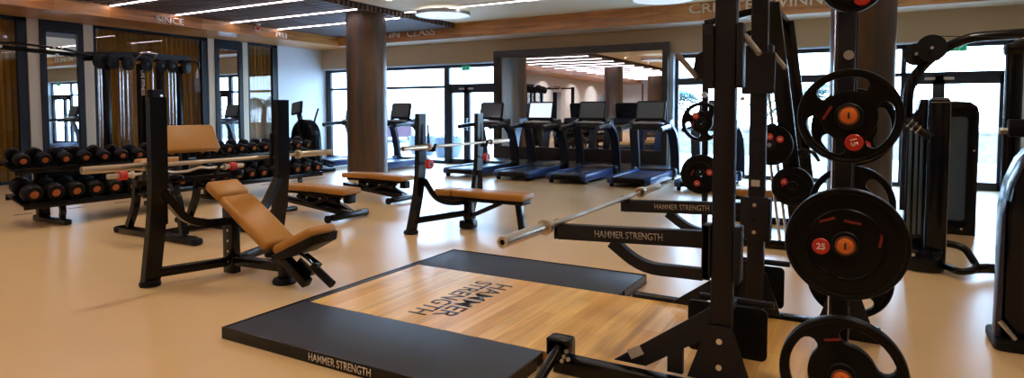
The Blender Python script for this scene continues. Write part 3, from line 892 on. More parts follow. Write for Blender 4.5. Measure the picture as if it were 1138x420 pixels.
def plate(x, y, z, r, label, rot=0.0, num='15', th=0.036, holes=(103, 223, 343), ring=None, face=-1, group=None, badges=((-79, 0.56),), streaks=((170, 0.42, 60),), back=False, turn=0.0):
    """Rubber grip plate; its axis lies along world Y, face -1 shows to -Y."""
    t_ = thing('weight_plate', label, 'weight plate', (x, y, z), group=group)
    mx = T((0, th / 2, 0)) @ RX(PI / 2) @ RZ(rot)
    hs = [circ(0.0265, 24)]
    if holes: hs += [kidney(r * 0.54, r * 0.84, R(h), R(31)) for h in holes]
    obj('body', MB().prism(circ(r * 0.97, 64), th, mx, hs, bev=0.003), 'rubber', t_)
    obj('rim', MB().lathe([(r * 0.90, -0.003), (r * 0.93, -0.007), (r * 0.985, -0.005), (r, 0.004), (r, th - 0.004), (r * 0.985, th + 0.005), (r * 0.93, th + 0.007), (r * 0.90, th + 0.003), (r * 0.90, th * 0.5)], 72, T((0, th / 2, 0)) @ RX(PI / 2), closed=True), 'rubber', t_)
    f = T((0, -th / 2, 0)) @ RX(PI / 2) @ RZ(rot)
    obj('hub', MB().lathe([(0.0265, 0), (0.0265, 0.006), (0.048, 0.006), (0.054, 0)], 40, f, closed=True), 'matte', t_)
    if ring: obj('groove_ring', MB().lathe([(r * ring - 0.006, 0), (r * ring, 0.006), (r * ring + 0.006, 0)], 64, f, closed=True), 'rubber', t_)
    for a, rr in badges:
        px, py = r * rr * math.cos(R(a)), r * rr * math.sin(R(a))
        b_ = obj('badge', MB().lathe([(0, 0.004), (0.030, 0.004), (0.034, 0.0), (0, 0)], 28, f @ T((px, py, 0.0))), 'red', t_)
        text('number', num, 'txt', b_, f @ T((px, py, 0.0042)) @ RZ(turn - rot), None, 0.026, 0.0008, 0.02)
    for a, rr, tilt in streaks:
        px, py = r * rr * math.cos(R(a)), r * rr * math.sin(R(a))
        obj('raised_lettering', MB().box((0, 0, 0), (0.001, 0.001, 0.0005), f @ T((px, py, 0))).prism(rrect(0.062, 0.010, 0.003), 0.002, f @ T((px, py, 0)) @ RZ(R(tilt))), 'darkred', t_)
    return t_
PXC = RXX + 0.02
# the bore hangs on the horn, so each plate sits a few millimetres low
plate(PXC, 2.87, HZ_N[1] - 0.004, 0.191, 'black grip plate with three slots and red 15 badge, upper near horn of the rack', 0, '15', 0.05, turn=R(-75))
plate(PXC, 2.87, HZ_N[2] - 0.004, 0.228, 'largest solid black plate, on the rack\'s near middle horn below the slotted 15 plate', 0.0, '25', 0.055, holes=(), ring=0.62, badges=((190, 0.40),), streaks=((76, 0.42, -8), (14, 0.56, 80), (126, 0.52, 20)))
plate(PXC, 2.87, HZ_N[3] - 0.004, 0.240, 'black grip plate with slots on the rack\'s lowest near horn, cut by the bottom edge', 0.0, '20', 0.05, holes=(172, 52, 292), badges=((232, 0.5),), streaks=((105, 0.62, 12),))
plate(PXC, 2.87, HZ_N[0] - 0.004, 0.118, 'small black plate on the top horn of the rack, cut by the top edge', 0.0, '5', 0.03, holes=(), ring=0.6, badges=((-60, 0.6),), streaks=())
GF = 'plates on the far side of the rack'
plate(PXC, 4.34, HZ_F[0] - 0.004, 0.235, 'black plate on the rack\'s far side, half hidden behind the slotted 15 plate', 0.3, '20', 0.05, group=GF)
plate(PXC, 4.34, HZ_F[1] - 0.004, 0.235, 'black plate on the rack\'s far side showing above the largest plate', 0.6, '20', 0.05, group=GF)
plate(PXC, 4.34, HZ_F[2] - 0.004, 0.238, 'black slotted plate on the rack\'s far side showing below the largest plate', 0.1, '20', 0.05, holes=(150, 30, 270), group=GF, badges=((195, 0.42),))

# ---- barbells: along world Y
def barbell(x, y, z, label, L=2.44, rot=0.0):
    t_ = thing('barbell', label, 'barbell', (x, y, z), rz=rot)
    k = L / 2
    obj('shaft', MB().cyl((0, -k + 0.46, 0), (0, k - 0.46, 0), 0.0155, 18), 'bar', t_)
    for s in (-1, 1):
        sl = obj('sleeve', MB().lathe([(0.014, 0.0), (0.0275, 0.0), (0.0275, 0.425), (0.026, 0.43), (0.016, 0.43), (0.014, 0.40)], 28, T((0, s * k, 0)) @ RX(PI / 2 * (1 if s > 0 else -1)), closed=True), 'bar', t_)
        obj('collar', MB().lathe([(0.0276, 0), (0.040, 0.0), (0.041, 0.006), (0.041, 0.03), (0.036, 0.036), (0.0276, 0.036)], 28, T((0, s * (k - 0.425), 0)) @ RX(PI / 2 * (1 if s > 0 else -1)), closed=True), 'bar', t_)
        obj('end_plug', MB().lathe([(0, 0.012), (0.0138, 0.012), (0.0138, 0.03), (0, 0.03)], 18, T((0, s * k, 0)) @ RX(PI / 2 * (1 if s > 0 else -1))), 'matte', sl)
        obj('knurling', MB().lathe([(0.0157, 0), (0.0161, 0.003), (0.0161, 0.42), (0.0157, 0.423)], 18, T((0, s * (k - 0.52), 0)) @ RX(PI / 2 * (1 if s > 0 else -1)), closed=True), 'bar', t_)
    return t_
barbell(-1.415, 3.64, 0.786, 'steel barbell lying across the spotter arms of the power rack', 2.46)

# ---- dumbbell racks
def dumbbell_rack(y0, label):
    o_ = (-8.75, y0 + 1.14, 0)
    t_ = thing('dumbbell_rack', label, 'rack', o_, group='two-tier dumbbell racks')
    for zc, xc, nm in ((0.335, -8.66, 'lower_tray'), (0.735, -8.86, 'upper_tray')):
        tr = obj(nm, MB(o_).box((xc, y0 + 1.14, zc), (0.45, 2.26, 0.018), RY(R(14))), 'black', t_, smooth=False)
        obj('front_rail', MB(o_).box((xc + 0.243, y0 + 1.14, zc - 0.06), (0.03, 2.27, 0.075), bev=0.008), 'black', tr)
        obj('rear_rail', MB(o_).box((xc - 0.20, y0 + 1.14, zc + 0.012), (0.03, 2.27, 0.05), bev=0.008), 'black', tr)
    for y in (y0 + 0.44, y0 + 1.84):
        obj('foot', MB(o_).box((-8.77, y, 0.036), (0.80, 0.09, 0.07), bev=0.02), 'black', t_)
        obj('post', MB(o_).beam((-8.98, y, 0.06), (-9.02, y, 0.71), 0.09, 0.13, (0, 1, 0), bev=0.01), 'black', t_)
        obj('curved_brace', MB(o_).tube([(-8.52, y, 0.06), (-8.48, y, 0.22), (-8.64, y, 0.31), (-8.9, y, 0.34)], 0.03, 8, 0.16, rect=(0.06, 0.05)), 'black', t_)
        obj('tray_arm', MB(o_).beam((-8.98, y, 0.70), (-8.72, y, 0.66), 0.06, 0.05), 'black', t_)
    obj('back_panel', MB(o_).span((-9.05, y0 + 0.5, 0.5), (-9.03, y0 + 1.78, 0.68)), 'matte', t_, smooth=False)
    return t_
dumbbell_rack(3.42, 'two-tier black dumbbell rack at the left, nearest the camera')
dumbbell_rack(5.70, 'two-tier black dumbbell rack farther along, behind the bench with the tan pad')
def make_dumbbell(r, L):
    t_ = thing('dumbbell', 'black round dumbbell', 'dumbbell')
    obj('handle', MB().lathe([(0, -L * 0.2), (0.016, -L * 0.2), (0.019, 0), (0.016, L * 0.2), (0, L * 0.2)], 14, RY(PI / 2)), 'chrome', t_)
    for s in (-1, 1):
        h = obj('head', MB().lathe([(0, L * 0.19), (r * 0.8, L * 0.19), (r, L * 0.22), (r, L * 0.44), (r * 0.86, L * 0.5), (r * 0.5, L * 0.5), (r * 0.46, L * 0.49), (0, L * 0.49)], 26, RY(PI / 2 * s)), 'rubber', t_)
        obj('end_cap', MB().lathe([(0, L * 0.508), (r * 0.30, L * 0.508), (r * 0.42, L * 0.502), (r * 0.42, L * 0.491), (0, L * 0.491)], 22, RY(PI / 2 * s)), 'bronze', h)
    return t_
protos = {}
TIER = {'lower': 'lower', 'upper': 'upper'}
for tier, xc, zc, r0, r1, L in (('lower', -8.66, 0.335, 0.108, 0.088, 0.40), ('upper', -8.86, 0.735, 0.082, 0.078, 0.34)):
    for k in range(20):
        yy = 3.545 + k * 0.2283 + (0.02 if k > 9 else 0)
        r = r0 + (r1 - r0) * min(1, k / 8)
        key = (tier, round(r, 3))
        rackn = 'nearest' if k < 10 else 'farther'
        lab = 'black dumbbell, %s from the near end on the %s tier of the %s dumbbell rack' % (ORD[k % 10], tier, rackn)
        n = V((math.sin(R(14)), 0, math.cos(R(14))))
        c = V((xc, yy, zc)) + n * (r + 0.0135) 
        if key not in protos:
            protos[key] = make_dumbbell(r, L)
            d = protos[key]
        else: d = dup(protos[key])
        d.location = c
        d.rotation_euler = (0, R(14), 0)
        d['label'] = lab
        d['group'] = 'dumbbells on the %s tiers' % tier

# ---- pads
def pad(name, p, q, w, th, parent, o_, m_='tan', bev=0.022, up=(0, 0, 1)):
    """Upholstered pad whose top-centre line runs p -> q; w across Y, th thick downwards."""
    p, q = V(p), V(q)
    x = (q - p).normalized()
    z = x.cross(V((0, 1, 0))) * -1
    if z.z < 0: z = -z
    y = z.cross(x)
    mr = Matrix((x, y, z)).transposed().to_4x4()
    return obj(name, MB(o_).box((p + q) / 2 - z * th / 2, ((q - p).length, w, th), mr, bev, 3), m_, parent)

def bench_post(o_, pts, parent, name='upright', w=0.12, d=0.06):
    return obj(name, MB(o_).tube(pts, 0.05, 8, 0.3, rect=(d, w), up=(0, 1, 0)), 'black', parent)

# ---- Olympic incline bench in the left foreground
o = (-4.6, 3.41, 0)
t = thing('incline_bench_press', 'olympic incline bench with steep tan back pad in the left foreground', 'weight bench', o)
for y, s in ((2.82, -1), (4.0, 1)):
    u = bench_post(o, [(-4.89, y, 0.03), (-4.79, y, 0.50), (-4.75, y, 0.8), (-4.745, y, 1.49)], t, w=0.13)
    obj('foot_pad', MB(o).lathe([(0, 0), (0.075, 0), (0.08, 0.02), (0.07, 0.045), (0, 0.045)], 24, T((-4.895, y, 0))), 'matte', u)
    obj('hook_plate', MB(o).prism([(-0.085, 0), (-0.02, 0), (0.0, 0.12), (0.0, 0.3), (-0.02, 0.3), (-0.03, 0.05), (-0.075, 0.05), (-0.085, 0.07), (-0.1, 0.07)], 0.03, T((-4.812, y + 0.015 - s * 0.05, 0.878)) @ RX(PI / 2)), 'matte', u)
    obj('hole_row', MB(o).box((-4.747, y - 0.0305, 1.44), (0.014, 0.002, 0.014)).box((-4.747, y - 0.0305, 0.86), (0.014, 0.002, 0.014)), 'peg', u)
    obj('side_arm', MB(o).tube([(-4.76, y - s * 0.03, 0.76), (-4.74, y - s * 0.20, 0.52), (-4.70, y - s * 0.34, 0.46), (-4.69, 3.41 + s * 0.04, 0.45)], 0.04, 10, 0.16, rect=(0.07, 0.06)), 'black', t)
    obj('base_rail', MB(o).beam((-4.87, y - s * 0.03, 0.10), (-4.71, 3.41 + s * 0.045, 0.10), 0.06, 0.075, bev=0.01), 'black', t)
    text('lettering', 'HAMMER STRENGTH', 'txtg', u, facing_ny((-4.748, y - 0.0310, 1.12)) @ RZ(PI / 2), 0.5, 0.05, 0.001, 0.004, o=o) if s < 0 else None
obj('mid_post', MB(o).span((-4.76, 3.37, 0.0), (-4.63, 3.45, 0.60), bev=0.008), 'black', t)
n = MB(o)
for k in range(5): n.cyl((-4.69, 3.3695, 0.1 + k * 0.09), (-4.69, 3.368, 0.1 + k * 0.09), 0.011, 10)
obj('hole_row', n, 'bolt', t)
obj('spine', MB(o).beam((-4.64, 3.41, 0.11), (-4.03, 3.41, 0.13), 0.07, 0.08, bev=0.01), 'black', t)
obj('front_post', MB(o).beam((-4.03, 3.41, 0.02), (-4.05, 3.41, 0.30), 0.09, 0.07, (1, 0, 0), bev=0.01), 'black', t)
obj('front_foot', MB(o).lathe([(0, 0), (0.09, 0), (0.095, 0.02), (0.085, 0.04), (0, 0.04)], 26, T((-4.03, 3.40, 0))), 'matte', t)
pad('head_pad', (-4.80, 3.41, 0.80), (-4.625, 3.41, 0.692), 0.30, 0.085, t, o, bev=0.03)
pad('back_pad', (-4.615, 3.41, 0.686), (-4.06, 3.41, 0.342), 0.31, 0.085, t, o, bev=0.03)
obj('back_frame', MB(o).beam((-4.76, 3.41, 0.67), (-4.06, 3.41, 0.235), 0.10, 0.05, bev=0.008), 'black', t)
pad('seat_pad', (-4.02, 3.40, 0.325), (-3.60, 3.40, 0.515), 0.29, 0.08, t, o, bev=0.036)
obj('seat_frame', MB(o).prism([(-4.02, 0.20), (-3.80, 0.27), (-3.58, 0.38), (-3.565, 0.45), (-3.60, 0.442), (-4.03, 0.246)], 0.27, T((0, 3.535, 0)) @ RX(PI / 2), bev=0.012), 'matte', t)
obj('seat_slide', MB(o).beam((-4.06, 3.35, 0.28), (-3.71, 3.35, 0.05), 0.08, 0.075, bev=0.012), 'black', t)
obj('slide_bracket', MB(o).prism([(-3.95, 0.10), (-3.72, 0.10), (-3.62, 0.20), (-3.78, 0.27)], 0.05, T((0, 3.42, 0)) @ RX(PI / 2)), 'black', t)
h = obj('seat_handle', MB(o).cyl((-3.78, 3.34, 0.28), (-3.62, 3.34, 0.19), 0.018, 12), 'chrome', t)
obj('grip', MB(o).cyl((-3.64, 3.34, 0.20), (-3.44, 3.34, 0.085), 0.032, 16), 'rubber', h)
obj('pull_pin', MB(o).cyl((-3.60, 3.36, 0.21), (-3.55, 3.28, 0.225), 0.018, 12), 'matte', t)
obj('seat_emblem', MB(o).box((-3.566, 3.40, 0.42), (0.004, 0.09, 0.03), RY(R(20)), bev=0.001), 'shroud', t)
barbell(-4.866, 3.54, 0.957, 'steel barbell racked on the incline bench in the left foreground', 2.40)

# ---- flat bench press behind the platform
o = (-4.0, 6.1, 0)
t = thing('flat_bench_press', 'olympic flat bench with tan pad standing behind the lifting platform', 'weight bench', o)
for y, s in ((5.5, -1), (6.7, 1)):
    u = bench_post(o, [(-4.42, y, 0.03), (-4.32, y, 0.45), (-4.285, y, 0.75), (-4.28, y, 1.36)], t, w=0.125)
    obj('foot_pad', MB(o).lathe([(0, 0), (0.08, 0), (0.085, 0.02), (0.075, 0.04), (0, 0.04)], 24, T((-4.425, y, 0))), 'matte', u)
    obj('hook_plate', MB(o).prism([(0.0, 0), (0.09, 0.0), (0.11, 0.09), (0.095, 0.09), (0.07, 0.04), (0.02, 0.04), (0.0, 0.3)], 0.03, T((-4.214, y + 0.015 - s * 0.05, 0.935)) @ RX(PI / 2)), 'matte', u)
    cp = obj('collar_peg', MB(o).cyl((-4.24, y - s * 0.0, 0.80), (-4.13, y - s * 0.0, 0.80), 0.012, 10), 'black', t)
    obj('collar_clip', MB(o).lathe([(0.014, 0), (0.05, 0.0), (0.055, 0.012), (0.055, 0.045), (0.05, 0.055), (0.014, 0.055)], 24, T((-4.19, y, 0.80)) @ RY(PI / 2), closed=True), 'red', cp)
    obj('side_arm', MB(o).tube([(-4.25, y - s * 0.02, 0.62), (-4.17, y - s * 0.14, 0.38), (-4.06, y - s * 0.3, 0.335), (-4.0, 6.1 + s * 0.03, 0.335)], 0.04, 10, 0.14, rect=(0.06, 0.055)), 'black', t)
    obj('base_rail', MB(o).beam((-4.38, y - s * 0.02, 0.15), (-4.05, 6.1 + s * 0.04, 0.19), 0.055, 0.07, bev=0.01), 'black', t)
    if s < 0: text('lettering', 'HAMMER STRENGTH', 'txt', u, facing_ny((-4.283, y - 0.0312, 1.02)) @ RZ(PI / 2), 0.46, 0.045, 0.001, 0.004, o=o)
pad('head_pad', (-4.44, 6.1, 0.46), (-4.20, 6.1, 0.46), 0.30, 0.075, t, o)
pad('bench_pad', (-4.19, 6.1, 0.46), (-3.24, 6.1, 0.46), 0.30, 0.075, t, o)
obj('pad_frame', MB(o).span((-4.42, 6.0, 0.335), (-3.26, 6.2, 0.383), bev=0.008), 'matte', t)
obj('mid_post', MB(o).span((-4.08, 6.05, 0.10), (-3.99, 6.15, 0.34), bev=0.008).beam((-3.98, 6.1, 0.16), (-3.60, 6.1, 0.33), 0.05, 0.05), 'black', t)
obj('mid_foot', MB(o).span((-4.13, 6.02, 0.0), (-3.96, 6.18, 0.1), bev=0.02), 'black', t)
obj('front_leg', MB(o).beam((-3.36, 6.1, 0.335), (-3.31, 6.1, 0.02), 0.10, 0.06, (1, 0, 0), bev=0.01), 'black', t)
obj('front_foot', MB(o).span((-3.37, 6.02, 0), (-3.25, 6.18, 0.03), bev=0.01), 'matte', t)
barbell(-4.165, 6.15, 0.992, 'steel barbell racked on the flat bench behind the platform', 2.2)

# ---- adjustable benches lying flat
def adjustable_bench(x, y, label):
    t_ = thing('adjustable_bench', label, 'weight bench', (x, y, 0), group='adjustable benches')
    z = (0, 0, 0)
    pad('back_pad', (-0.68, 0, 0.40), (-0.18, 0, 0.41), 0.30, 0.075, t_, z)
    pad('mid_pad', (-0.17, 0, 0.41), (-0.02, 0, 0.413), 0.30, 0.075, t_, z)
    pad('seat_pad', (-0.01, 0, 0.413), (0.56, 0, 0.40), 0.32, 0.075, t_, z)
    obj('pad_frame', MB().span((-0.64, -0.06, 0.285), (0.50, 0.06, 0.322), bev=0.006), 'matte', t_)
    obj('main_beam', MB().beam((-0.75, 0, 0.20), (0.47, 0, 0.075), 0.09, 0.075, bev=0.01), 'black', t_)
    obj('linkage', MB().prism([(-0.5, 0.28), (0.3, 0.28), (0.22, 0.20), (0.48, 0.1), (0.38, 0.08), (-0.1, 0.16), (-0.5, 0.20)], 0.07, T((0, 0.12, 0)) @ RX(PI / 2), bev=0.004), 'black', t_)
    obj('adjuster', MB().tube([(-0.35, -0.09, 0.26), (-0.1, -0.1, 0.16), (0.2, -0.09, 0.26)], 0.02, 8, 0.06), 'rubber', t_)
    f = obj('front_foot', MB().box((0.50, 0, 0.06), (0.10, 0.62, 0.075), bev=0.025), 'black', t_)
    for s in (-1, 1): obj('wheel', MB().cyl((0.46, s * 0.315, 0.048), (0.46, s * 0.35, 0.048), 0.048, 18), 'matte', f)
    obj('rear_foot', MB().box((-0.72, 0, 0.03), (0.09, 0.42, 0.058), bev=0.02).beam((-0.72, 0, 0.05), (-0.70, 0, 0.2), 0.07, 0.07, (1, 0, 0)), 'black', t_)
    obj('end_handle', MB().box((0.50, 0, 0.265), (0.11, 0.13, 0.11), bev=0.015), 'matte', t_)
    for px, pz in ((-0.45, 0.25), (-0.2, 0.24), (0.05, 0.24)): obj('bolt', MB().cyl((px, -0.062, pz), (px, -0.075, pz), 0.016, 12), 'bolt', t_)
    return t_
adjustable_bench(-6.2, 5.85, 'tan adjustable bench beside the far upright of the incline bench')
adjustable_bench(-6.58, 7.42, 'tan adjustable bench in front of the round column')

# ---- preacher curl bench with its tan pad facing the camera
o = (-6.7, 4.28, 0)
t = thing('preacher_curl_bench', 'preacher curl bench with upright tan arm pad behind the incline bench', 'weight bench', o)
p = V((-6.75, 4.28, 1.235))
obj('arm_pad', MB(o).box((-6.60, 4.28, 1.075), (0.32, 0.66, 0.09), RY(R(62)), 0.03, 3), 'tan', t)
obj('pad_plate', MB(o).box((-6.66, 4.28, 1.05), (0.24, 0.5, 0.03), RY(R(62))), 'matte', t)
obj('seat_pad', MB(o).box((-7.12, 4.28, 0.80), (0.26, 0.52, 0.08), None, 0.03, 3), 'tan', t)
obj('seat_post', MB(o).beam((-7.12, 4.28, 0.06), (-7.12, 4.28, 0.76), 0.07, 0.07), 'black', t)
for s in (-1, 1):
    y = 4.28 + s * 0.36
    b = obj('floor_runner', MB(o).beam((-7.35, y, 0.045), (-5.98, y, 0.045), 0.10, 0.085, bev=0.02), 'black', t)
    for x in (-7.37, -5.96): obj('foot_pad', MB(o).box((x, y, 0.04), (0.09, 0.12, 0.078), bev=0.03), 'matte', b)
    obj('front_leg', MB(o).tube([(-6.16, y, 0.09), (-6.24, y, 0.42), (-6.36, y, 0.70)], 0.04, 10, 0.2, rect=(0.07, 0.06)), 'black', t)
    obj('rear_leg', MB(o).tube([(-7.18, y, 0.09), (-7.02, y, 0.36), (-7.0, y, 0.66)], 0.04, 10, 0.2, rect=(0.07, 0.06)), 'black', t)
    obj('side_rail', MB(o).beam((-7.04, y, 0.68), (-6.18, y, 0.68), 0.06, 0.075, bev=0.012), 'black', t)
    ph = obj('plate_peg', MB(o).cyl((-6.5, y + s * 0.02, 0.50), (-6.5, y + s * 0.22, 0.50), 0.022, 14), 'black', t)
    obj('peg_flange', MB(o).cyl((-6.5, y + s * 0.02, 0.50), (-6.5, y + s * 0.035, 0.50), 0.04, 16), 'black', ph)
    obj('bar_rest', MB(o).prism([(0, -0.06), (0.05, -0.06), (0.095, 0.03), (0.08, 0.035), (0.055, -0.002), (0.0, -0.002)], 0.03, T((-6.30, (3.56 if s < 0 else 4.38) + 0.015, 0.7445)) @ RX(PI / 2)), 'black', t)
    obj('peg_rail', MB(o).beam((-6.98, y, 0.48), (-6.24, y, 0.50), 0.055, 0.055, bev=0.01), 'black', t)
obj('rest_rail', MB(o).beam((-6.28, 3.50, 0.66), (-6.28, 4.64, 0.66), 0.05, 0.05), 'black', t)
obj('cross_beam', MB(o).beam((-6.7, 3.96, 0.68), (-6.7, 4.60, 0.68), 0.08, 0.06), 'black', t)
obj('pad_post', MB(o).beam((-6.7, 4.28, 0.68), (-6.7, 4.28, 1.02), 0.08, 0.06), 'black', t)
obj('floor_cross', MB(o).beam((-6.7, 3.97, 0.045), (-6.7, 4.59, 0.045), 0.06, 0.06), 'black', t)
# its zig-zag bar
o = (-6.255, 3.97, 0.76)
t = thing('curl_bar', 'steel zig-zag curl bar resting on the preacher bench below the tan pad', 'barbell', o)
obj('shaft', MB(o).tube([(-6.255, 3.47, 0.76), (-6.255, 3.66, 0.76), (-6.235, 3.76, 0.782), (-6.27, 3.88, 0.745), (-6.27, 4.06, 0.745), (-6.235, 4.18, 0.782), (-6.255, 4.28, 0.76), (-6.255, 4.47, 0.76)], 0.0135, 12, 0.04), 'bar', t)
for s in (-1, 1):
    y = 3.97 + s * 0.50
    sl = obj('sleeve', MB(o).cyl((-6.255, y, 0.76), (-6.255, y + s * 0.24, 0.76), 0.0255, 18), 'bar', t)
    obj('stop_ring', MB(o).cyl((-6.255, y, 0.76), (-6.255, y + s * 0.018, 0.76), 0.036, 18), 'bar', sl)
    obj('clamp', MB(o).lathe([(0.0257, 0), (0.046, 0), (0.046, 0.07), (0.0257, 0.07)], 20, T((-6.255, y + s * 0.07, 0.76)) @ RX(-s * PI / 2), closed=True), 'red', sl)

# ---- multi-station cable frame by the left wall
o = (-10.6, 6.1, 0)
t = thing('cable_station', 'tall black multi-station cable frame with chrome weight rods by the curtained left wall', 'cable machine', o)
X0 = -10.6
for k, y in enumerate((5.50, 6.05, 6.38, 6.72)):
    obj('column', MB(o).span((X0 - 0.06, y - 0.045, 0.03), (X0 + 0.06, y + 0.045, 2.18), bev=0.01), 'black', t)
    obj('foot', MB(o).box((X0, y, 0.02), (0.5, 0.14, 0.04), bev=0.012), 'black', t)
for y in (5.36, 5.40, 5.68, 5.73, 5.80, 6.22, 6.50, 6.56, 6.62): obj('guide_rod', MB(o).cyl((X0 + 0.05, y, 0.1), (X0 + 0.05, y, 2.12), 0.013, 10), 'chrome', t)
obj('weight_cover', MB(o).span((X0 + 0.07, 6.10, 0.35), (X0 + 0.24, 6.30, 1.75), bev=0.02), 'matte', t)
for z in (1.3, 1.65): obj('bolt', MB(o).cyl((X0 + 0.241, 6.25, z), (X0 + 0.249, 6.25, z), 0.02, 12), 'bolt', t)
obj('weight_stack', MB(o).span((X0 - 0.05, 5.62, 0.1), (X0 + 0.10, 5.86, 0.75), bev=0.004).span((X0 - 0.05, 6.44, 0.1), (X0 + 0.10, 6.66, 0.7), bev=0.004), 'matte', t)
text('lettering', 'LIFE FITNESS', 'txt', t, facing_px((X0 + 0.0605, 6.05, 1.86)) @ RZ(-PI / 2), 0.42, 0.055, 0.001, 0.02, o=o)
obj('head_beam', MB(o).tube([(X0, 5.2, 2.24), (X0, 5.9, 2.30), (X0, 6.9, 2.30)], 0.05, 10, 0.2, rect=(0.12, 0.14)), 'black', t)
for y in (5.36, 5.56, 5.80, 6.10, 6.36, 6.55, 6.80):
    pl_ = obj('pulley_housing', MB(o).lathe([(0, -0.035), (0.08, -0.035), (0.115, -0.02), (0.115, 0.02), (0.08, 0.035), (0, 0.035)], 24, T((X0 + 0.09, y, 2.17)) @ RZ(R(20)) @ RY(PI / 2)), 'matte', t)
    obj('pulley_cap', MB(o).cyl((X0 + 0.13, y, 2.17), (X0 + 0.135, y, 2.17), 0.03, 14), 'black', pl_)
obj('pull_up_handle', MB(o).tube([(X0 + 0.05, 5.95, 2.28), (X0 + 0.22, 5.98, 2.36), (X0 + 0.22, 6.22, 2.36), (X0 + 0.05, 6.25, 2.28)], 0.018, 10, 0.06), 'chrome', t)
obj('pull_up_handle', MB(o).tube([(X0 + 0.05, 6.75, 2.22), (X0 + 0.22, 6.78, 2.28), (X0 + 0.22, 6.95, 2.28), (X0 + 0.15, 7.0, 2.16)], 0.018, 10, 0.06), 'black', t)
obj('cable', MB(o).cyl((X0 + 0.16, 6.97, 2.18), (X0 + 0.16, 6.97, 1.98), 0.004, 6), 'silver', t)
obj('cable_hook', MB(o).tube([(X0 + 0.16, 6.955, 2.10), (X0 + 0.16, 6.945, 1.99), (X0 + 0.16, 6.985, 1.99), (X0 + 0.16, 6.975, 2.10)], 0.006, 8, 0.02, closed=True), 'txt', t)
obj('bridge_beam', MB(o).tube([(X0, 5.3, 2.24), (X0, 4.5, 2.27), (X0, 2.6, 2.35)], 0.04, 10, 0.1, rect=(0.06, 0.06)), 'black', t)
obj('bridge_rail', MB(o).tube([(X0 + 0.05, 5.3, 2.25), (X0 + 0.12, 4.85, 2.32), (X0 + 0.12, 4.2, 2.35), (X0 + 0.05, 3.8, 2.31)], 0.018, 10, 0.1), 'black', t)
for y, z in ((4.03, 2.41), (4.12, 2.42), (4.06, 2.29), (4.72, 2.33), (4.82, 2.33), (4.76, 2.22)): obj('grip_knob', MB(o).ell((X0 + 0.12, y, z), (0.05, 0.05, 0.05)), 'silver', t)
obj('end_column', MB(o).span((X0 - 0.06, 2.5, 0.03), (X0 + 0.06, 2.6, 2.4), bev=0.01), 'black', t)

# ---- treadmills facing the mirror
def make_treadmill():
    t_ = thing('treadmill', '', 'treadmill')
    obj('deck', MB().span((-0.30, 0.08, 0.10), (0.30, 1.60, 0.17), bev=0.01), 'matte', t_)
    obj('running_belt', MB().span((-0.27, 0.04, 0.1705), (0.27, 1.56, 0.180), bev=0.004), 'tread', t_)
    for s in (-1, 1):
        sr = obj('side_rail', MB().prism([(0.02, 0.07), (0.0, 0.15), (0.06, 0.195), (1.70, 0.215), (1.72, 0.06), (0.1, 0.06)], 0.12, T((s * 0.35 - 0.06, 0, 0)) @ RZ(PI / 2) @ RX(PI / 2), bev=0.012), 'shellb', t_)
        obj('wheel', MB().cyl((s * 0.35 - 0.03, 0.12, 0.042), (s * 0.35 + 0.03, 0.12, 0.042), 0.042, 16), 'matte', sr)
        obj('front_foot', MB().cyl((s * 0.35, 1.75, 0), (s * 0.35, 1.75, 0.08), 0.03, 12), 'matte', sr)
        u = obj('upright', MB().tube([(s * 0.41, 1.70, 0.12), (s * 0.415, 1.66, 0.55), (s * 0.40, 1.52, 0.95), (s * 0.34, 1.36, 1.12)], 0.05, 10, 0.25, rect=(0.085, 0.17)), 'shell', t_)
        obj('handrail', MB().tube([(s * 0.36, 1.40, 1.09), (s * 0.40, 1.15, 1.09), (s * 0.40, 0.62, 1.05)], 0.05, 12, 0.15), 'shell', t_)
        obj('base_cover', MB().box((s * 0.41, 1.66, 0.16), (0.12, 0.36, 0.2), bev=0.05, seg=3), 'shell', u)
    obj('motor_cover', MB().prism([(1.52, 0.12), (1.58, 0.23), (1.75, 0.29), (1.98, 0.24), (2.05, 0.12), (2.02, 0.06), (1.55, 0.06)], 0.72, T((-0.36, 0, 0)) @ RZ(PI / 2) @ RX(PI / 2), bev=0.02), 'shell', t_)
    obj('rear_roller_cover', MB().box((0, 0.03, 0.125), (0.62, 0.10, 0.10), bev=0.03), 'matte', t_)
    d = obj('dashboard', MB().box((0, 1.38, 1.12), (0.84, 0.30, 0.16), RX(R(15)), 0.04, 3), 'shell', t_)
    obj('grip_bar', MB().tube([(-0.30, 1.2, 1.14), (-0.24, 1.1, 1.16), (0.24, 1.1, 1.16), (0.30, 1.2, 1.14)], 0.02, 10, 0.05), 'silver', d)
    obj('stop_key', MB().box((0, 1.245, 1.165), (0.06, 0.03, 0.02), RX(R(15)), 0.006), 'red', d)
    for s in (-1, 1): obj('bottle_cup', MB().lathe([(0.045, 0), (0.05, 0.05), (0.04, 0.05), (0.036, 0.01)], 20, T((s * 0.27, 1.33, 1.165)), closed=True), 'matte', d)
    s_ = obj('screen_housing', MB().prism(rrect(0.60, 0.40, 0.05), 0.05, T((0, 1.37, 1.39)) @ RX(R(76)), bev=0.012), 'matte', t_)
    obj('screen', MB().prism(rrect(0.53, 0.32, 0.015), 0.003, T((0, 1.37, 1.395)) @ RX(R(76)) @ T((0, 0, 0.0503))), 'screen', s_)
    obj('screen_neck', MB().beam((0, 1.40, 1.14), (0, 1.42, 1.36), 0.24, 0.06, (0, 1, 0), bev=0.015), 'matte', t_)
    return t_
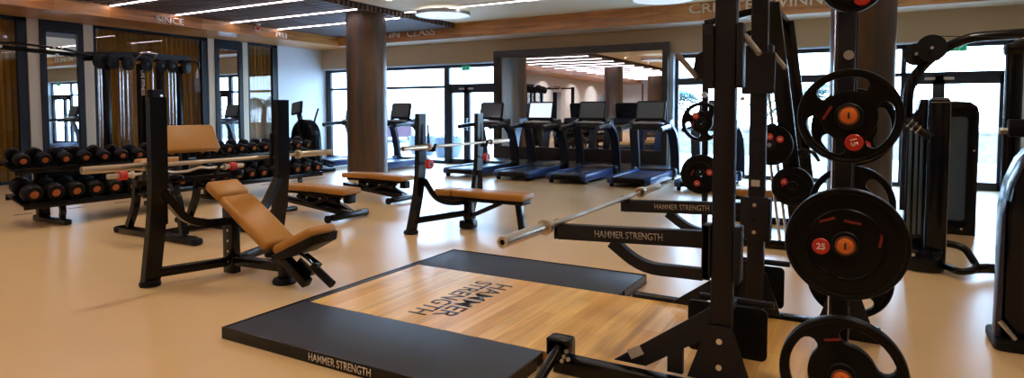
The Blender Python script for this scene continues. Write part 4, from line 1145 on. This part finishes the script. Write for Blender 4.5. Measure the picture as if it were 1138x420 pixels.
TM = [(-7.38, 'treadmill standing in front of the glass doors, left of the wall mirror'), (-11.55, 'treadmill half hidden left of the round column'), (-10.02, 'treadmill right behind the round column by the left window'),
      (-6.12, 'treadmill with the brightest screen, at the left part of the wall mirror'), (-4.92, 'treadmill standing before the middle of the wall mirror'), (-3.68, 'treadmill at the right end of the wall mirror'),
      (-2.44, 'treadmill right of the wall mirror, mostly hidden behind the power rack')]
proto = None
for k, (x, lab) in enumerate(TM):
    tm = make_treadmill() if proto is None else dup(proto)
    proto = proto or tm
    tm.location = (x, 10.76, 0)
    tm['label'] = lab
    tm['group'] = 'treadmills along the window wall'
    if k == 3:
        for c in kids(tm):
            for g in kids(c):
                if g.name.startswith('screen'):
                    g.data = g.data.copy()
                    g.data.materials[0] = M['screenon']

# ---- cross trainer by the white wall
o = (-12.3, 11.1, 0)
t = thing('cross_trainer', 'dark cross trainer with small tilted screen against the white left wall', 'exercise machine', o)
obj('flywheel_cover', MB(o).lathe([(0, -0.13), (0.34, -0.13), (0.40, -0.08), (0.40, 0.08), (0.34, 0.13), (0, 0.13)], 40, T((-12.3, 11.1, 0.80)) @ RX(PI / 2)), 'shroud', t)
obj('body', MB(o).prism([(-0.40, 0.08), (0.45, 0.08), (0.40, 0.8), (-0.40, 0.8)], 0.22, T((-12.3, 11.21, 0)) @ RX(PI / 2), bev=0.03), 'shroud', t)
obj('base', MB(o).span((-12.8, 10.85, 0), (-11.6, 11.35, 0.09), bev=0.03), 'matte', t)
obj('mast', MB(o).beam((-12.45, 11.1, 1.1), (-12.52, 11.1, 1.36), 0.08, 0.08), 'matte', t)
obj('console', MB(o).box((-12.52, 11.05, 1.46), (0.34, 0.06, 0.30), RY(R(-10)) @ RX(R(-14)), 0.02), 'matte', t)
obj('screen', MB(o).box((-12.52, 11.016, 1.465), (0.28, 0.006, 0.23), RY(R(-10)) @ RX(R(-14)), 0.002), 'screen', t)
for s in (-1, 1):
    obj('arm_lever', MB(o).tube([(-12.2, 11.1 + s * 0.2, 0.6), (-12.3, 11.1 + s * 0.24, 1.1), (-12.15, 11.1 + s * 0.25, 1.45)], 0.022, 10, 0.15), 'matte', t)
    obj('pedal_arm', MB(o).beam((-12.1, 11.1 + s * 0.2, 0.28), (-11.6, 11.1 + s * 0.2, 0.2), 0.06, 0.06), 'matte', t)

t.location = (-11.28, 10.2, 0)

# ---- guided-bar machine behind the power rack
o = (-0.9, 7.4, 0)
t = thing('smith_machine', 'guided-bar smith machine with tilted beams and chrome rods behind the power rack', 'smith machine', o)
SM_N, SM_F = 6.7, 8.15
for y, s in ((SM_N, -1), (SM_F, 1)):
    obj('tilted_beam', MB(o).beam((-0.825, y, 2.46), (-0.515, y, 0.1), 0.08, 0.155, (1, 0, 0), bev=0.02), 'black', t)
    obj('front_post', MB(o).beam((-1.44, y, 0.08), (-1.46, y, 2.30), 0.06, 0.06, (1, 0, 0), bev=0.01), 'black', t)
    obj('top_rail', MB(o).beam((-1.47, y, 2.30), (-0.83, y, 2.42), 0.06, 0.07, bev=0.01), 'black', t)
    obj('base_rail', MB(o).beam((-1.55, y, 0.045), (-0.30, y, 0.045), 0.10, 0.088, bev=0.02), 'black', t)
    for dx in (0.0, 0.065): obj('guide_rod', MB(o).cyl((-1.005 + dx, y, 2.36), (-0.70 + dx, y, 0.08), 0.015, 12), 'chrome', t)
    obj('carriage', MB(o).box((-0.80, y, 1.06), (0.16, 0.09, 0.16), RY(R(-7.5)), 0.015), 'black', t)
    for x, z in ((-1.455, 1.276), (-1.455, 0.735), (-0.585, 0.66)):
        obj('plate_peg', MB(o).cyl((x, y + s * 0.03, z), (x, y + s * 0.22, z), 0.021, 14), 'black', t)
    for z in (0.55, 0.9, 1.25, 1.6, 1.95):
        k_ = (z - 0.1) / 2.36
        obj('stop_pin', MB(o).cyl((-0.515 - 0.31 * k_ - 0.09, y - 0.01, z), (-0.515 - 0.31 * k_ - 0.16, y - 0.01, z), 0.012, 8), 'black', t)
obj('rear_crossmember', MB(o).beam((-0.47, SM_N + 0.05, 0.045), (-0.47, SM_F - 0.05, 0.045), 0.08, 0.08, bev=0.015), 'black', t)
obj('top_crossmember', MB(o).beam((-0.83, SM_N, 2.44), (-0.83, SM_F, 2.44), 0.07, 0.08, bev=0.015), 'black', t)
obj('guided_bar', MB(o).cyl((-0.78, SM_N - 0.32, 1.06), (-0.78, SM_F + 0.32, 1.06), 0.021, 16), 'chrome', t)
obj('lever', MB(o).tube([(-0.5, SM_N - 0.06, 0.98), (-0.42, SM_N - 0.06, 1.0), (-0.36, SM_N - 0.06, 0.9)], 0.018, 10, 0.04), 'black', t)
obj('grip_ball', MB(o).ell((-0.50, SM_N - 0.07, 0.975), (0.1, 0.08, 0.1)), 'matte', t)
GS = 'plates on the guided-bar machine'
plate(-1.455, SM_N - 0.14, 1.272, 0.205, 'black slotted plate on the upper front peg of the smith machine', 0.4, '10', 0.045, holes=(200, 320, 80), badges=((110, 0.42),), group=GS)
plate(-1.455, SM_N - 0.14, 0.731, 0.205, 'black plate on the lower front peg of the smith machine', 0.0, '20', 0.045, holes=(), ring=0.6, badges=((15, 0.45), (250, 0.5)), group=GS)
plate(-0.78, SM_N - 0.18, 1.056, 0.20, 'black plate loaded on the near end of the smith machine bar', 0.0, '10', 0.045, holes=(), ring=0.85, badges=((100, 0.4), (35, 0.5)), group=GS)
plate(-0.585, SM_N - 0.14, 0.656, 0.19, 'black plate on the low rear peg of the smith machine', 0.0, '10', 0.045, holes=(), ring=0.6, badges=((150, 0.45),), group=GS)
o = (-0.75, 7.45, 0)
t = thing('flat_bench', 'tan flat bench standing inside the smith machine behind the power rack', 'weight bench', o)
obj('bench_pad', MB(o).box((-0.95, 7.45, 0.47), (1.2, 0.30, 0.075), None, 0.022, 3), 'tan', t)
obj('pad_frame', MB(o).span((-1.45, 7.38, 0.38), (-0.42, 7.52, 0.432), bev=0.008), 'black', t)
for x in (-1.35, -0.6):
    l = obj('leg', MB(o).beam((x, 7.45, 0.06), (x, 7.45, 0.39), 0.08, 0.07), 'black', t)
    obj('foot', MB(o).box((x, 7.45, 0.03), (0.09, 0.5, 0.058), bev=0.02), 'black', l)

# ---- lat machine on the right
o = (0.6, 6.6, 0)
t = thing('lat_pulldown_machine', 'tall lat pulldown machine with navy shrouded tower and overhead boom at right', 'cable machine', o)
obj('tower_shroud', MB(o).span((0.49, 6.36, 0.05), (0.635, 6.62, 1.50), bev=0.025), 'shroud', t)
obj('side_panel', MB(o).prism([(0.335, 0.05), (0.488, 0.05), (0.488, 1.49), (0.43, 1.49), (0.415, 1.40), (0.335, 1.30)], 0.24, T((0, 6.72, 0)) @ RX(PI / 2), bev=0.012), 'shroud', t)
for x in (0.365, 0.41, 0.45): obj('panel_strip', MB(o).span((x - 0.012, 6.472, 0.3), (x + 0.012, 6.479, 1.24), bev=0.002), 'shroudg', t)
obj('edge_strip', MB(o).span((0.6355, 6.37, 0.08), (0.641, 6.40, 1.47)), 'silver', t, smooth=False)
for z in (1.455, 1.48): obj('cap_groove', MB(o).span((0.50, 6.352, z), (0.625, 6.359, z + 0.008)), 'silver', t, smooth=False)
obj('foot_cover', MB(o).prism(rrect(0.30, 0.34, 0.12, 8, (0.49, 6.47)), 0.20, None, bev=0.03), 'shroud', t)
obj('bolt', MB(o).cyl((0.40, 6.30, 0.15), (0.40, 6.292, 0.15), 0.014, 12), 'bolt', t)
obj('boom', MB(o).tube([(0.34, 6.55, 0.5), (0.34, 6.55, 1.62), (0.48, 6.55, 1.84), (0.72, 6.55, 2.01), (1.6, 6.55, 2.04)], 0.042, 14, 0.16), 'black', t)
for x, z, r_ in ((0.385, 1.88, 0.095), (0.495, 1.925, 0.115)):
    pu = obj('pulley', MB(o).lathe([(0, -0.02), (r_, -0.02), (r_, -0.012), (r_ - 0.012, 0), (r_, 0.012), (r_, 0.02), (0, 0.02)], 32, T((x, 6.46 if r_ > 0.1 else 6.50, z)) @ RX(PI / 2)), 'matte', t)
    obj('axle', MB(o).cyl((x, 6.40, z), (x, 6.54, z), 0.012, 12), 'bolt', pu)
obj('cable', MB(o).tube([(0.50, 6.47, 2.03), (1.1, 6.47, 1.985), (1.62, 6.47, 1.98)], 0.004, 6), 'matte', t)
obj('cable', MB(o).tube([(0.50, 6.45, 1.815), (1.1, 6.45, 1.90), (1.62, 6.45, 1.91)], 0.004, 6), 'matte', t)
for x in (0.36, 0.40): obj('cable', MB(o).cyl((x, 6.50, 1.80), (x, 6.50, 1.30), 0.004, 6), 'matte', t)
g = obj('swing_arm', MB(o).tube([(0.33, 6.40, 1.30), (0.42, 6.30, 1.22), (0.50, 6.30, 1.16)], 0.032, 12, 0.05), 'matte', t)
for k in range(3): obj('arm_collar', MB(o).lathe([(0.033, -0.006), (0.041, -0.006), (0.041, 0.006), (0.033, 0.006)], 18, T((0.35 + k * 0.03, 6.375 - k * 0.03, 1.282 - k * 0.026)) @ RY(R(125)), closed=True), 'silver', g)
obj('frame_loop', MB(o).tube([(0.64, 6.45, 0.05), (0.72, 6.2, 0.06), (0.86, 6.3, 0.08), (0.78, 6.5, 0.22), (0.64, 6.5, 0.24)], 0.03, 10, 0.08), 'black', t)
obj('floor_rail', MB(o).tube([(0.84, 6.33, 0.08), (0.95, 6.45, 0.07), (1.6, 6.5, 0.06)], 0.042, 10, 0.1), 'black', t)
obj('boom_post', MB(o).span((1.56, 6.5, 0.0), (1.66, 6.6, 2.08), bev=0.01), 'black', t)
obj('seat_pad', MB(o).box((1.40, 6.55, 0.5), (0.36, 0.34, 0.07), None, 0.025, 3), 'tan', t)
obj('seat_post', MB(o).beam((1.42, 6.55, 0.05), (1.42, 6.55, 0.47), 0.07, 0.07), 'black', t)

# ---- second shrouded tower behind it
o = (0.9, 8.6, 0)
t = thing('weight_stack_tower', 'dark shrouded weight tower with rounded top behind the lat machine', 'exercise machine', o)
obj('shell', MB(o).prism([(0.70, 0.0), (1.11, 0.0), (1.11, 1.36), (1.09, 1.44), (1.02, 1.49), (0.79, 1.50), (0.72, 1.46), (0.70, 1.38)], 0.34, T((0, 8.80, 0)) @ RX(PI / 2), [rrect(0.22, 1.16, 0.03, c=(0.90, 0.74))], bev=0.012), 'shroud', t)
obj('front_panel', MB(o).span((0.775, 8.50, 0.15), (1.025, 8.52, 1.34)), 'shroudg', t, smooth=False)
obj('selector_pin', MB(o).ell((1.07, 8.45, 0.95), (0.02, 0.02, 0.02)), 'bolt', t)
for x in (0.82, 0.98): obj('bolt', MB(o).cyl((x, 8.46, 0.07), (x, 8.452, 0.07), 0.012, 10), 'bolt', t)

# ---- machine cut by the right picture edge
o = (0.95, 4.6, 0)
t = thing('selector_machine', 'black selector machine with rounded shroud cut by the right picture edge', 'exercise machine', o)
obj('shroud', MB(o).prism([(0.737, 0.03), (1.25, 0.03), (1.25, 1.34), (1.02, 1.31), (0.90, 1.23), (0.81, 1.10), (0.76, 0.96), (0.737, 0.80)], 0.34, T((0, 4.86, 0)) @ RX(PI / 2), bev=0.03), 'shroud', t)
obj('edge_strip', MB(o).prism([(0.700, 0.06), (0.733, 0.04), (0.733, 0.86), (0.715, 0.78)], 0.10, T((0, 4.62, 0)) @ RX(PI / 2), bev=0.008), 'shroudp', t)
obj('foot', MB(o).prism(rrect(0.22, 0.36, 0.05, 5, (0.80, 4.62)), 0.06, None, bev=0.015), 'matte', t)
obj('foot_bracket', MB(o).tube([(0.72, 4.50, 0.16), (0.77, 4.48, 0.10), (0.79, 4.48, 0.07)], 0.014, 8, 0.03), 'silver', t)
obj('mast', MB(o).tube([(0.88, 5.35, 0.0), (0.88, 5.35, 1.80)], 0.05, 14), 'black', t)
obj('lever', MB(o).tube([(0.83, 5.33, 1.80), (0.90, 5.33, 1.84), (1.30, 5.33, 1.98)], 0.028, 12, 0.05), 'black', t)
obj('clamp', MB(o).box((0.88, 5.35, 1.80), (0.12, 0.12, 0.08), bev=0.02), 'black', t)
obj('head_block', MB(o).box((0.90, 5.30, 1.27), (0.11, 0.12, 0.12), bev=0.015), 'matte', t)
obj('knob', MB(o).cyl((0.845, 5.28, 1.25), (0.80, 5.28, 1.25), 0.022, 14), 'silver', t)
obj('link', MB(o).tube([(0.94, 5.30, 1.33), (1.0, 5.30, 1.34), (1.02, 5.30, 1.22)], 0.016, 10, 0.04), 'black', t)
obj('base_rail', MB(o).beam((0.88, 4.8, 0.05), (0.88, 5.4, 0.05), 0.09, 0.08), 'black', t)
